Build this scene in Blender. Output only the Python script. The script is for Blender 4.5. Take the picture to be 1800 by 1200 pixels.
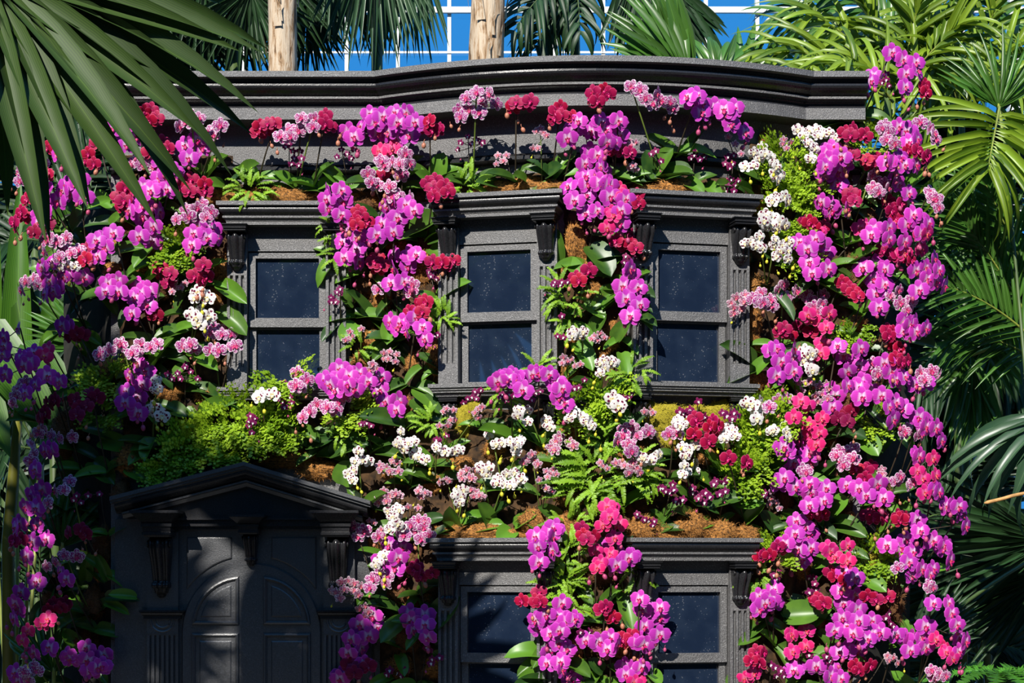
import bpy, math, random
import numpy as np
from mathutils import Matrix, Vector, noise

for o in list(bpy.data.objects):
    bpy.data.objects.remove(o, do_unlink=True)
scene = bpy.context.scene
COL = scene.collection
PI = math.pi
rnd = random.Random(7)

# ------------------------------------------------------------ camera
D = 9.0            # metres from the flat wall to the camera
S = 0.003          # metres per photo pixel on the flat wall
HZ, CZ = 1000.0, 1.6   # eye level: photo row, height in metres
cd = bpy.data.cameras.new('camera'); cam = bpy.data.objects.new('camera', cd); COL.objects.link(cam)
cam.location = (0, -D, CZ); cam.rotation_euler = (PI / 2, 0, 0)
cd.sensor_width = 36.0; cd.lens = 36.0 * D / (1800 * S); cd.shift_y = (HZ - 600) / 1800.0
cd.clip_end = 200
scene.camera = cam

# ------------------------------------------------------------ sky
world = bpy.data.worlds.new('sky'); scene.world = world; world.use_nodes = True
bg = world.node_tree.nodes['Background']
bg.inputs['Color'].default_value = (0.10, 0.32, 0.74, 1)
bg.inputs['Strength'].default_value = 1.0

# ------------------------------------------------------------ sun (upper left, behind the camera)
SUN_AZ, SUN_EL = math.radians(19), math.radians(37)
sd = bpy.data.lights.new('sun', 'SUN'); sun = bpy.data.objects.new('sun', sd); COL.objects.link(sun)
sd.energy = 6.8; sd.angle = 0.0095; sd.color = (1.0, 0.95, 0.87)
SUN_DIR = Vector((math.sin(SUN_AZ) * math.cos(SUN_EL), math.cos(SUN_AZ) * math.cos(SUN_EL), -math.sin(SUN_EL)))
sun.rotation_euler = SUN_DIR.to_track_quat('-Z', 'Y').to_euler()
sun.location = (-4, -10, 9)

vs = scene.view_settings
vs.view_transform = 'Standard'; vs.look = 'None'; vs.exposure = 0.0; vs.gamma = 1.0; vs.use_curve_mapping = False

# ------------------------------------------------------------ helpers
def P(px, py, y=0.0):
    """a spot seen at photo pixel (px, py), y metres behind the flat wall plane"""
    f = S * (D + y) / D
    return Vector(((px - 900) * f, y, CZ + (HZ - py) * f))

def mesh(name, verts, faces, mat=None, smooth=True, uvs=None):
    me = bpy.data.meshes.new(name)
    me.from_pydata([tuple(v) for v in verts], [], faces)
    if smooth:
        me.polygons.foreach_set('use_smooth', [True] * len(me.polygons))
    if uvs is not None:
        uv = me.uv_layers.new(name='UVMap')
        li = np.zeros(len(me.loops), dtype=np.int32); me.loops.foreach_get('vertex_index', li)
        uv.data.foreach_set('uv', np.asarray(uvs, dtype=np.float32)[li].ravel())
    if mat: me.materials.append(mat)
    me.update()
    return me

def obj(name, me, parent=None, M=None):
    o = bpy.data.objects.new(name, me); COL.objects.link(o)
    if parent is not None: o.parent = parent
    if M is not None: o.matrix_basis = M
    return o

def tag(o, label=None, cat=None, group=None, kind=None):
    if label: o['label'] = label
    if cat: o['category'] = cat
    if group: o['group'] = group
    if kind: o['kind'] = kind
    return o

def empty(name, loc, rz=0.0):
    o = bpy.data.objects.new(name, None); COL.objects.link(o)
    o.location = loc; o.rotation_euler = (0, 0, rz); o.empty_display_size = 0.05
    return o

def basis(loc, x, z, s=(1, 1, 1)):
    """matrix with local x along x and local z near z"""
    x = Vector(x).normalized(); z = Vector(z)
    y = z.cross(x)
    if y.length < 1e-5: y = Vector((0, 1, 0.1)).cross(x)
    y.normalize(); z = x.cross(y)
    M = Matrix(((x.x * s[0], y.x * s[1], z.x * s[2], loc[0]),
                (x.y * s[0], y.y * s[1], z.y * s[2], loc[1]),
                (x.z * s[0], y.z * s[1], z.z * s[2], loc[2]), (0, 0, 0, 1)))
    return M

class MB:
    def __init__(s): s.v = []; s.f = []; s.uv = []
    def add(s, v, f, uv=None):
        n = len(s.v); s.v += [tuple(a) for a in v]; s.f += [tuple(i + n for i in q) for q in f]
        s.uv += list(uv) if uv is not None else [(0, 0)] * len(v)
    def box(s, x0, x1, y0, y1, z0, z1, bev=0.0):
        b = min(bev, (x1 - x0) / 3, (y1 - y0) / 3, (z1 - z0) / 3)
        if b <= 0:
            v = [(x, y, z) for z in (z0, z1) for y in (y0, y1) for x in (x0, x1)]
            s.add(v, [(0, 2, 3, 1), (4, 5, 7, 6), (0, 1, 5, 4), (2, 6, 7, 3), (0, 4, 6, 2), (1, 3, 7, 5)])
            return
        # front-bevelled slab: back ring, mid ring, front ring (front is -y)
        rings = [(0, y1), (0, y0 + b), (b, y0)]
        v = []
        for ins, y in rings:
            v += [(x0 + ins, y, z0 + ins), (x1 - ins, y, z0 + ins), (x1 - ins, y, z1 - ins), (x0 + ins, y, z1 - ins)]
        f = [(3, 2, 1, 0)]
        for k in range(2):
            a = k * 4
            for j in range(4): f.append((a + j, a + (j + 1) % 4, a + 4 + (j + 1) % 4, a + 4 + j))
        f.append((8, 9, 10, 11))
        s.add(v, f)
    def tube(s, pts, r, n=5, cap=True):
        pts = [Vector(p) for p in pts]; m = len(pts)
        rr = r if hasattr(r, '__len__') else [r] * m
        v = []; f = []
        for i, p in enumerate(pts):
            t = (pts[min(i + 1, m - 1)] - pts[max(i - 1, 0)]).normalized()
            a = Vector((0, 0, 1)) if abs(t.z) < 0.9 else Vector((0, 1, 0))
            u = t.cross(a).normalized(); w = t.cross(u)
            for k in range(n):
                an = 2 * PI * k / n
                v.append(p + u * (math.cos(an) * rr[i]) + w * (math.sin(an) * rr[i]))
        for i in range(m - 1):
            for k in range(n):
                f.append((i * n + k, i * n + (k + 1) % n, (i + 1) * n + (k + 1) % n, (i + 1) * n + k))
        if cap:
            f.append(tuple(range(n - 1, -1, -1))); f.append(tuple((m - 1) * n + k for k in range(n)))
        s.add(v, f)
    def grid(s, fn, nu, nv):
        v = []; uv = []
        for i in range(nu + 1):
            for j in range(nv + 1):
                u, w = i / nu, j / nv
                v.append(fn(u, w)); uv.append((u, w))
        f = [(i * (nv + 1) + j, (i + 1) * (nv + 1) + j, (i + 1) * (nv + 1) + j + 1, i * (nv + 1) + j + 1)
             for i in range(nu) for j in range(nv)]
        s.add(v, f, uv)
    def sphere(s, c, r, n=8, m=6):
        v = []; f = []
        for i in range(m + 1):
            th = PI * i / m
            for k in range(n):
                ph = 2 * PI * k / n
                v.append((c[0] + r[0] * math.sin(th) * math.cos(ph), c[1] + r[1] * math.sin(th) * math.sin(ph), c[2] + r[2] * math.cos(th)))
        for i in range(m):
            for k in range(n):
                f.append((i * n + k, (i + 1) * n + k, (i + 1) * n + (k + 1) % n, i * n + (k + 1) % n))
        s.add(v, f)
    def build(s, name, mat, smooth=False, uv=False):
        return mesh(name, s.v, s.f, mat, smooth, s.uv if uv else None)

def sweep(path, prof, closed=False):
    """sweep profile [(out, z)] along a plan path [(x, y)]; outward is to the right of travel"""
    n = len(path); v = []; f = []; m = len(prof)
    for i in range(n):
        p = Vector(path[i])
        d0 = (Vector(path[i]) - Vector(path[i - 1])) if (i > 0 or closed) else None
        d1 = (Vector(path[(i + 1) % n]) - p) if (i < n - 1 or closed) else None
        d0 = (d0 or d1).normalized(); d1 = (d1 or d0).normalized()
        n0 = Vector((d0.y, -d0.x)); n1 = Vector((d1.y, -d1.x))
        b = (n0 + n1).normalized(); k = 1.0 / max(0.3, b.dot(n0))
        for (o, z) in prof:
            q = p + b * (o * k); v.append((q.x, q.y, z))
    for i in range(n - 1 + (1 if closed else 0)):
        j = (i + 1) % n
        for a in range(m - 1):
            f.append((i * m + a, i * m + a + 1, j * m + a + 1, j * m + a))
    if not closed:
        f.append(tuple(range(m))); f.append(tuple(reversed([(n - 1) * m + a for a in range(m)])))
    return v, f

def inset_poly(pts, d):
    """offset a counter-clockwise polygon inwards by d"""
    n = len(pts); out = []
    for i in range(n):
        a, b, c = Vector(pts[i - 1]), Vector(pts[i]), Vector(pts[(i + 1) % n])
        d0 = (b - a).normalized(); d1 = (c - b).normalized()
        n0 = Vector((-d0.y, d0.x)); n1 = Vector((-d1.y, d1.x))
        m = (n0 + n1)
        if m.length < 1e-6: m = n0
        m.normalize(); k = 1.0 / max(0.35, m.dot(n0))
        out.append(b + m * (d * k))
    return out

def panel_mesh(pts, rings, name, mat):
    """raised/grooved panel: outline pts (x, z) ccw, rings [(inset, y)]"""
    v = []; f = []; n = len(pts(0) if callable(pts) else pts)
    for ins, y in rings:
        v += [(q[0], y, q[1]) for q in (pts(ins) if callable(pts) else inset_poly(pts, ins))]
    for r in range(len(rings) - 1):
        for i in range(n):
            j = (i + 1) % n
            f.append((r * n + i, r * n + j, (r + 1) * n + j, (r + 1) * n + i))
    f.append(tuple((len(rings) - 1) * n + i for i in range(n)))
    return mesh(name, v, f, mat, False)

# ------------------------------------------------------------ materials
def newmat(name):
    m = bpy.data.materials.new(name); m.use_nodes = True
    nt = m.node_tree; b = nt.nodes['Principled BSDF']
    return m, nt, b

def N(nt, typ, **kw):
    n = nt.nodes.new(typ)
    for k, v in kw.items():
        if k.startswith('i_'):
            key = k[2:]
            n.inputs[int(key) if key.isdigit() else key].default_value = v
        else: setattr(n, k, v)
    return n

def ramp(nt, stops, interp='LINEAR'):
    r = nt.nodes.new('ShaderNodeValToRGB'); r.color_ramp.interpolation = interp
    e = r.color_ramp.elements
    while len(e) < len(stops): e.new(0.5)
    for i, (p, c) in enumerate(stops):
        e[i].position = p; e[i].color = tuple(c) + ((1,) if len(c) == 3 else ())
    return r

def mixc(nt, fac, a, b, blend='MIX'):
    m = nt.nodes.new('ShaderNodeMix'); m.data_type = 'RGBA'; m.blend_type = blend
    for sock, val in ((m.inputs[0], fac), (m.inputs[6], a), (m.inputs[7], b)):
        if hasattr(val, 'is_output'): nt.links.new(val, sock)
        elif isinstance(val, (int, float)): sock.default_value = val
        else: sock.default_value = tuple(val) + ((1,) if len(val) == 3 else ())
    return m.outputs[2]

def math_(nt, op, a, b=None, clamp=False):
    m = nt.nodes.new('ShaderNodeMath'); m.operation = op; m.use_clamp = clamp
    for s, v in ((m.inputs[0], a), (m.inputs[1], b)):
        if v is None: continue
        if hasattr(v, 'is_output'): nt.links.new(v, s)
        else: s.default_value = v
    return m.outputs[0]

def paint(name, base, rough, painted_glint=1.0, bump=0.5, spec=0.95):
    m, nt, b = newmat(name); L = nt.links
    tc = N(nt, 'ShaderNodeTexCoord')
    n1 = N(nt, 'ShaderNodeTexNoise', i_Scale=150.0, i_Detail=3.0, i_Roughness=0.7)
    n2 = N(nt, 'ShaderNodeTexNoise', i_Scale=3.0, i_Detail=4.0)
    L.new(tc.outputs['Object'], n1.inputs['Vector']); L.new(tc.outputs['Object'], n2.inputs['Vector'])
    r = ramp(nt, [(0.35, tuple(c * 0.7 for c in base)), (0.62, tuple(c * 1.25 for c in base)), (0.72, tuple(c * 2.6 * painted_glint for c in base))])  # brightest stop paints sun glints of the rough coat into the colour
    L.new(n1.outputs['Fac'], r.inputs['Fac'])
    r2 = ramp(nt, [(0.3, (0.8, 0.8, 0.8)), (0.7, (1.15, 1.15, 1.15))]); L.new(n2.outputs['Fac'], r2.inputs['Fac'])
    L.new(mixc(nt, 1.0, r.outputs[0], r2.outputs[0], 'MULTIPLY'), b.inputs['Base Color'])
    b.inputs['Roughness'].default_value = rough; b.inputs['Specular IOR Level'].default_value = spec
    bp = N(nt, 'ShaderNodeBump', i_Strength=bump, i_Distance=0.004)
    L.new(n1.outputs['Fac'], bp.inputs['Height']); L.new(bp.outputs[0], b.inputs['Normal'])
    return m

M_PAINT = paint('black_textured_paint', (0.098, 0.096, 0.097), 0.42, 1.9, 1.0)
M_GLOSS = paint('black_gloss_paint', (0.018, 0.018, 0.020), 0.25, 0.7, 0.15, 0.5)
M_DOOR = paint('black_door_paint', (0.055, 0.057, 0.062), 0.33, 0.9, 0.35)

def glass_mat():
    m, nt, b = newmat('dark_window_glass'); L = nt.links
    tc = N(nt, 'ShaderNodeTexCoord')
    v = N(nt, 'ShaderNodeTexVoronoi', i_Scale=75.0); L.new(tc.outputs['Object'], v.inputs['Vector'])
    n = N(nt, 'ShaderNodeTexNoise', i_Scale=9.0, i_Detail=5.0); L.new(tc.outputs['Object'], n.inputs['Vector'])
    sp = math_(nt, 'LESS_THAN', v.outputs['Distance'], math_(nt, 'MULTIPLY', math_(nt, 'SUBTRACT', n.outputs['Fac'], 0.33), 0.75))
    sky_tint = ramp(nt, [(0.4, (0.009, 0.017, 0.038)), (0.75, (0.018, 0.030, 0.056))]); L.new(n.outputs['Fac'], sky_tint.inputs['Fac'])  # navy base stands in for sky reflection; the light specks are dust
    L.new(mixc(nt, sp, sky_tint.outputs[0], (0.10, 0.11, 0.13)), b.inputs['Base Color'])
    b.inputs['Roughness'].default_value = 0.03; b.inputs['Specular IOR Level'].default_value = 1.0; b.inputs['IOR'].default_value = 1.6
    return m
M_GLASS = glass_mat()

def leaf_mat(name, c0, c1, scale=6.0, rough=0.38, trans=0.25, hue=0.02, stripe=0.0):
    """leaf: principled mixed with translucency; colour varies leaf by leaf"""
    m, nt, b = newmat(name); L = nt.links
    tc = N(nt, 'ShaderNodeTexCoord'); oi = N(nt, 'ShaderNodeObjectInfo')
    n = N(nt, 'ShaderNodeTexNoise', i_Scale=scale, i_Detail=3.0)
    L.new(tc.outputs['Object'], n.inputs['Vector'])
    f = math_(nt, 'ADD', math_(nt, 'MULTIPLY', n.outputs['Fac'], 0.45), math_(nt, 'MULTIPLY', oi.outputs['Random'], 0.65))
    r = ramp(nt, [(0.25, c0), (0.8, c1)]); L.new(f, r.inputs['Fac'])
    col = r.outputs[0]
    if stripe > 0:
        uv = N(nt, 'ShaderNodeSeparateXYZ'); L.new(tc.outputs['UV'], uv.inputs[0])
        w = math_(nt, 'ABSOLUTE', math_(nt, 'SINE', math_(nt, 'MULTIPLY', uv.outputs[1], 50.0)))
        mid = math_(nt, 'LESS_THAN', math_(nt, 'ABSOLUTE', math_(nt, 'SUBTRACT', uv.outputs[1], 0.5)), 0.03)
        col = mixc(nt, math_(nt, 'MULTIPLY', w, stripe), col, tuple(x * 0.55 for x in c0))
        col = mixc(nt, math_(nt, 'MULTIPLY', mid, 0.5), col, tuple(min(1, x * 1.3) for x in c1))
    h = N(nt, 'ShaderNodeHueSaturation'); L.new(col, h.inputs['Color'])
    L.new(math_(nt, 'ADD', 0.5 - hue / 2, math_(nt, 'MULTIPLY', oi.outputs['Random'], hue)), h.inputs['Hue'])
    L.new(h.outputs[0], b.inputs['Base Color']); b.inputs['Roughness'].default_value = rough
    if trans > 0:
        t = N(nt, 'ShaderNodeBsdfTranslucent'); L.new(h.outputs[0], t.inputs['Color'])
        mx = N(nt, 'ShaderNodeMixShader'); mx.inputs[0].default_value = trans
        L.new(b.outputs[0], mx.inputs[1]); L.new(t.outputs[0], mx.inputs[2])
        L.new(mx.outputs[0], nt.nodes['Material Output'].inputs['Surface'])
    return m

M_OLEAF = leaf_mat('orchid_leaf_green', (0.018, 0.070, 0.012), (0.125, 0.26, 0.022), 2.5, 0.40, 0.14, 0.03)
M_FERN = leaf_mat('fern_green', (0.11, 0.28, 0.010), (0.33, 0.52, 0.03), 4.0, 0.5, 0.3, 0.03)
M_MAIDEN = leaf_mat('maidenhair_green', (0.14, 0.31, 0.006), (0.40, 0.55, 0.025), 7.0, 0.5, 0.3, 0.03)
M_TREEFERN = leaf_mat('tree_fern_green', (0.03, 0.15, 0.01), (0.10, 0.32, 0.02), 4.0, 0.5, 0.3, 0.03)
M_PALMSHADE = leaf_mat('palm_shaded_dark_green', (0.008, 0.032, 0.010), (0.030, 0.080, 0.02), 3.0, 0.5, 0.12, 0.03, 0.5)  # dark green lowered further, putting shade on the background palms into the colour
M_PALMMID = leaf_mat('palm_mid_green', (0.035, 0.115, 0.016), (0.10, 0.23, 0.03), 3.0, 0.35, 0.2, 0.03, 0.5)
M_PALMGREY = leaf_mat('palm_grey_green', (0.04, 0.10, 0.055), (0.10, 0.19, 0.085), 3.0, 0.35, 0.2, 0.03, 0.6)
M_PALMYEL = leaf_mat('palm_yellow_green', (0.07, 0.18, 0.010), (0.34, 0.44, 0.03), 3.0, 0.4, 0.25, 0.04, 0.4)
M_BROADLEAF = leaf_mat('broad_leaf_green', (0.035, 0.12, 0.008), (0.10, 0.22, 0.015), 3.0, 0.4, 0.25, 0.03, 0.6)
M_FANFRONT = leaf_mat('fan_palm_olive_green', (0.022, 0.060, 0.006), (0.065, 0.125, 0.012), 2.0, 0.62, 0.16, 0.02, 0.6)

def plain(name, col, rough=0.6, noise_scale=None, var=0.4):
    m, nt, b = newmat(name)
    if noise_scale:
        tc = N(nt, 'ShaderNodeTexCoord'); n = N(nt, 'ShaderNodeTexNoise', i_Scale=noise_scale, i_Detail=4.0)
        nt.links.new(tc.outputs['Object'], n.inputs['Vector'])
        r = ramp(nt, [(0.3, tuple(c * (1 - var) for c in col)), (0.7, tuple(min(1, c * (1 + var)) for c in col))])
        nt.links.new(n.outputs['Fac'], r.inputs['Fac']); nt.links.new(r.outputs[0], b.inputs['Base Color'])
    else: b.inputs['Base Color'].default_value = tuple(col) + (1,)
    b.inputs['Roughness'].default_value = rough
    return m

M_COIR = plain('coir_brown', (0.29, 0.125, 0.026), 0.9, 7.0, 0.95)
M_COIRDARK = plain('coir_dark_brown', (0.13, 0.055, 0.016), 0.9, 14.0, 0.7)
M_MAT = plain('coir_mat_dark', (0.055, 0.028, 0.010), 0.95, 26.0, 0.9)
M_MOSS = plain('yellow_moss', (0.30, 0.25, 0.012), 0.9, 22.0, 0.7)
M_STEM = plain('spike_stem_brown', (0.045, 0.032, 0.018), 0.5, 9.0, 0.5)
M_STEMG = plain('spike_stem_green', (0.14, 0.20, 0.03), 0.5, 9.0, 0.5)
M_RACHIS = plain('rachis_green', (0.22, 0.26, 0.04), 0.5, 5.0, 0.3)
M_RACHISD = plain('rachis_dark_green', (0.06, 0.10, 0.025), 0.5, 5.0, 0.3)
M_FERNSTEM = plain('fern_stem', (0.10, 0.09, 0.015), 0.6)
M_SOIL = plain('planting_board_black', (0.012, 0.011, 0.009), 0.9, 20.0, 0.6)
M_BLOCKER = plain('blocker_dark_green', (0.03, 0.045, 0.022), 0.9, 5.0, 0.6)
M_FLOOR = plain('floor_dark_slate', (0.035, 0.035, 0.032), 0.7, 2.0, 0.3)
M_WHITE = plain('white_painted_steel', (0.75, 0.74, 0.70), 0.5, 3.0, 0.08)
M_BUDPINK = plain('bud_pink', (0.42, 0.055, 0.15), 0.5, 40.0, 0.3)
M_BUDTAN = plain('bud_tan', (0.45, 0.17, 0.10), 0.5, 40.0, 0.3)
M_BUDYEL = plain('bud_yellow', (0.60, 0.56, 0.03), 0.5, 40.0, 0.2)
M_CLIP = plain('stake_clip_green', (0.03, 0.09, 0.05), 0.4)
M_TENDRIL = plain('dry_tendril_tan', (0.50, 0.27, 0.09), 0.7, 30.0, 0.3)

def bark_mat():
    m, nt, b = newmat('palm_bark_cream'); L = nt.links
    tc = N(nt, 'ShaderNodeTexCoord'); mp = N(nt, 'ShaderNodeMapping'); mp.inputs['Scale'].default_value = (9, 9, 1.2)
    L.new(tc.outputs['Object'], mp.inputs[0])
    n = N(nt, 'ShaderNodeTexNoise', i_Scale=4.0, i_Detail=7.0, i_Roughness=0.65, i_Distortion=0.6); L.new(mp.outputs[0], n.inputs['Vector'])
    r = ramp(nt, [(0.36, (0.07, 0.035, 0.015)), (0.44, (0.36, 0.22, 0.11)), (0.54, (0.60, 0.48, 0.34)), (0.75, (0.48, 0.40, 0.30))])
    L.new(n.outputs['Fac'], r.inputs['Fac']); L.new(r.outputs[0], b.inputs['Base Color'])
    b.inputs['Roughness'].default_value = 0.8
    bp = N(nt, 'ShaderNodeBump', i_Strength=0.6, i_Distance=0.02); L.new(n.outputs['Fac'], bp.inputs['Height']); L.new(bp.outputs[0], b.inputs['Normal'])
    return m
M_BARK = bark_mat()

def pane_mat():
    m = bpy.data.materials.new('glasshouse_pane'); m.use_nodes = True; nt = m.node_tree
    for n in list(nt.nodes): nt.nodes.remove(n)
    out = N(nt, 'ShaderNodeOutputMaterial'); t = N(nt, 'ShaderNodeBsdfTransparent'); g = N(nt, 'ShaderNodeBsdfGlossy')
    t.inputs['Color'].default_value = (0.55, 0.92, 1.0, 1); g.inputs['Roughness'].default_value = 0.05
    mx = N(nt, 'ShaderNodeMixShader'); mx.inputs[0].default_value = 0.04
    nt.links.new(t.outputs[0], mx.inputs[1]); nt.links.new(g.outputs[0], mx.inputs[2]); nt.links.new(mx.outputs[0], out.inputs[0])
    return m
M_PANE = pane_mat()

# orchid petals: UV u runs from the heart to the tip, v across
def petal_mat(name, kind, heart, body, edge, spot=None):
    m, nt, b = newmat(name); L = nt.links
    tc = N(nt, 'ShaderNodeTexCoord'); oi = N(nt, 'ShaderNodeObjectInfo')
    uv = N(nt, 'ShaderNodeSeparateXYZ'); L.new(tc.outputs['UV'], uv.inputs[0])
    av = math_(nt, 'MULTIPLY', math_(nt, 'ABSOLUTE', math_(nt, 'SUBTRACT', uv.outputs[1], 0.5)), 2.0)
    rim = math_(nt, 'MAXIMUM', uv.outputs[0], av)
    add = N(nt, 'ShaderNodeVectorMath', operation='ADD')
    L.new(tc.outputs['Object'], add.inputs[0])
    cb = N(nt, 'ShaderNodeCombineXYZ'); L.new(math_(nt, 'MULTIPLY', oi.outputs['Random'], 40.0), cb.inputs[0]); L.new(cb.outputs[0], add.inputs[1])
    n = N(nt, 'ShaderNodeTexNoise', i_Scale=9.0, i_Detail=3.0); L.new(add.outputs[0], n.inputs['Vector'])
    if kind == 'plain':
        r = ramp(nt, [(0.0, heart), (0.10, heart), (0.36, body), (0.93, body), (1.0, edge)]); L.new(rim if False else uv.outputs[0], r.inputs['Fac'])
        vein = math_(nt, 'POWER', math_(nt, 'ABSOLUTE', math_(nt, 'SINE', math_(nt, 'MULTIPLY', uv.outputs[1], 22.0))), 6.0)
        col = mixc(nt, math_(nt, 'MULTIPLY', vein, 0.28), r.outputs[0], tuple(c * 0.55 for c in body))
        er = ramp(nt, [(0.80, (0, 0, 0)), (0.97, (1, 1, 1))]); L.new(rim, er.inputs['Fac'])
        col = mixc(nt, er.outputs[0], col, edge)
    elif kind == 'spot':      # white rim, body crowded with coloured veins and spots
        v = N(nt, 'ShaderNodeTexVoronoi', i_Scale=21.0); L.new(add.outputs[0], v.inputs['Vector'])
        sp = math_(nt, 'LESS_THAN', v.outputs['Distance'], math_(nt, 'ADD', 0.30, math_(nt, 'MULTIPLY', n.outputs['Fac'], 0.62)))
        er = ramp(nt, [(0.12, (0, 0, 0)), (0.3, (1, 1, 1)), (0.80, (1, 1, 1)), (0.92, (0, 0, 0))]); L.new(rim, er.inputs['Fac'])
        col = mixc(nt, math_(nt, 'MULTIPLY', er.outputs[0], sp), edge, body)
        hr = ramp(nt, [(0.08, (1, 1, 1)), (0.3, (0, 0, 0))]); L.new(uv.outputs[0], hr.inputs['Fac'])
        col = mixc(nt, hr.outputs[0], col, heart)
    else:                     # white with a few dark blotches
        v = N(nt, 'ShaderNodeTexVoronoi', i_Scale=5.5); L.new(add.outputs[0], v.inputs['Vector'])
        sp = math_(nt, 'LESS_THAN', v.outputs['Distance'], 0.40)
        er = ramp(nt, [(0.15, (0, 0, 0)), (0.2, (1, 1, 1)), (0.66, (1, 1, 1)), (0.74, (0, 0, 0))]); L.new(uv.outputs[0], er.inputs['Fac'])
        col = mixc(nt, math_(nt, 'MULTIPLY', er.outputs[0], sp), edge, body)
    h = N(nt, 'ShaderNodeHueSaturation'); L.new(col, h.inputs['Color'])
    L.new(math_(nt, 'ADD', 0.488, math_(nt, 'MULTIPLY', oi.outputs['Random'], 0.024)), h.inputs['Hue'])
    L.new(math_(nt, 'ADD', 0.85, math_(nt, 'MULTIPLY', oi.outputs['Random'], 0.3)), h.inputs['Value'])
    L.new(h.outputs[0], b.inputs['Base Color']); b.inputs['Roughness'].default_value = 0.55
    b.inputs['Specular IOR Level'].default_value = 0.25
    t = N(nt, 'ShaderNodeBsdfTranslucent'); L.new(h.outputs[0], t.inputs['Color'])
    mx = N(nt, 'ShaderNodeMixShader'); mx.inputs[0].default_value = 0.22
    L.new(b.outputs[0], mx.inputs[1]); L.new(t.outputs[0], mx.inputs[2])
    L.new(mx.outputs[0], nt.nodes['Material Output'].inputs['Surface'])
    return m

PETAL = {
    'm': petal_mat('petal_magenta', 'plain', (0.88, 0.62, 0.84), (0.60, 0.040, 0.49), (0.68, 0.13, 0.60)),
    'r': petal_mat('petal_crimson', 'plain', (0.20, 0.001, 0.04), (0.42, 0.003, 0.062), (0.66, 0.07, 0.20)),
    'd': petal_mat('petal_dark_crimson', 'plain', (0.25, 0.002, 0.05), (0.25, 0.003, 0.045), (0.40, 0.03, 0.12)),
    'k': petal_mat('petal_hot_pink', 'plain', (0.85, 0.20, 0.40), (0.80, 0.020, 0.22), (0.80, 0.13, 0.32)),
    's': petal_mat('petal_spotted', 'spot', (0.50, 0.01, 0.16), (0.40, 0.012, 0.21), (0.84, 0.70, 0.81)),
    'w': petal_mat('petal_white_blotched', 'blotch', (0.8, 0.8, 0.7), (0.17, 0.004, 0.045), (0.86, 0.83, 0.80)),
    'p': petal_mat('petal_small_burgundy', 'plain', (0.30, 0.02, 0.14), (0.21, 0.008, 0.09), (0.30, 0.03, 0.15)),
    't': petal_mat('petal_small_freckled', 'spot', (0.5, 0.02, 0.15), (0.33, 0.010, 0.13), (0.86, 0.77, 0.80)),
}
def lip_mat(name, a, b_):
    m, nt, b = newmat(name)
    tc = N(nt, 'ShaderNodeTexCoord'); n = N(nt, 'ShaderNodeTexNoise', i_Scale=8.0, i_Detail=2.0)
    nt.links.new(tc.outputs['Object'], n.inputs['Vector'])
    r = ramp(nt, [(0.45, a), (0.68, b_)]); nt.links.new(n.outputs['Fac'], r.inputs['Fac']); nt.links.new(r.outputs[0], b.inputs['Base Color'])
    b.inputs['Roughness'].default_value = 0.45
    return m
LIPM = {
    'm': lip_mat('lip_magenta', (0.52, 0.0, 0.16), (0.55, 0.10, 0.05)), 'r': lip_mat('lip_red', (0.50, 0.0, 0.09), (0.70, 0.02, 0.26)),
    'd': lip_mat('lip_dark', (0.22, 0.0, 0.04), (0.3, 0.02, 0.06)), 'k': lip_mat('lip_pink', (0.62, 0.0, 0.10), (0.75, 0.25, 0.05)),
    's': lip_mat('lip_pinkred', (0.62, 0.01, 0.16), (0.7, 0.2, 0.2)), 'w': lip_mat('lip_yellow', (0.78, 0.70, 0.45), (0.72, 0.45, 0.03)),
    'p': lip_mat('lip_white', (0.85, 0.80, 0.80), (0.7, 0.55, 0.45)), 't': lip_mat('lip_cream', (0.65, 0.06, 0.2), (0.75, 0.60, 0.2)),
}
BUDM = {'m': M_BUDPINK, 'k': M_BUDPINK, 'r': M_BUDTAN, 'd': M_BUDTAN, 's': M_BUDTAN, 'w': M_BUDYEL, 'p': M_BUDPINK, 't': M_BUDYEL}
# ------------------------------------------------------------ the house front
BXL, BXR, BSAG = -0.655, 1.495, 0.27
BXC = (BXL + BXR) / 2; BH = (BXR - BXL) / 2
BR = (BH * BH + BSAG * BSAG) / (2 * BSAG)
def wall_y(x):
    if x <= BXL or x >= BXR: return 0.0
    return (BR - BSAG) - math.sqrt(BR * BR - (x - BXC) ** 2)
def wall_a(x):
    return math.asin((x - BXC) / BR) if BXL < x < BXR else 0.0
def wall_n(x):
    a = wall_a(x); return Vector((math.sin(a), -math.cos(a), 0))
WL, WR = (195 - 900) * S, (1512 - 900) * S
def plan(n=24, x0=WL, x1=WR):
    pts = [(x0, 0.0)]
    for i in range(n + 1):
        x = BXL + (BXR - BXL) * i / n; pts.append((x, wall_y(x)))
    pts.append((x1, 0.0)); return pts

WALL_TOP = 4.12
v, f = sweep(plan(), [(0, 0.0), (0, WALL_TOP), (-0.12, WALL_TOP), (-0.12, 0.0), (0, 0.0)])
w = obj('wall_front', mesh('wall_front', v, f, M_PAINT, False)); tag(w, 'black textured house front with a shallow bowed bay', None, None, 'structure')

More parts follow.
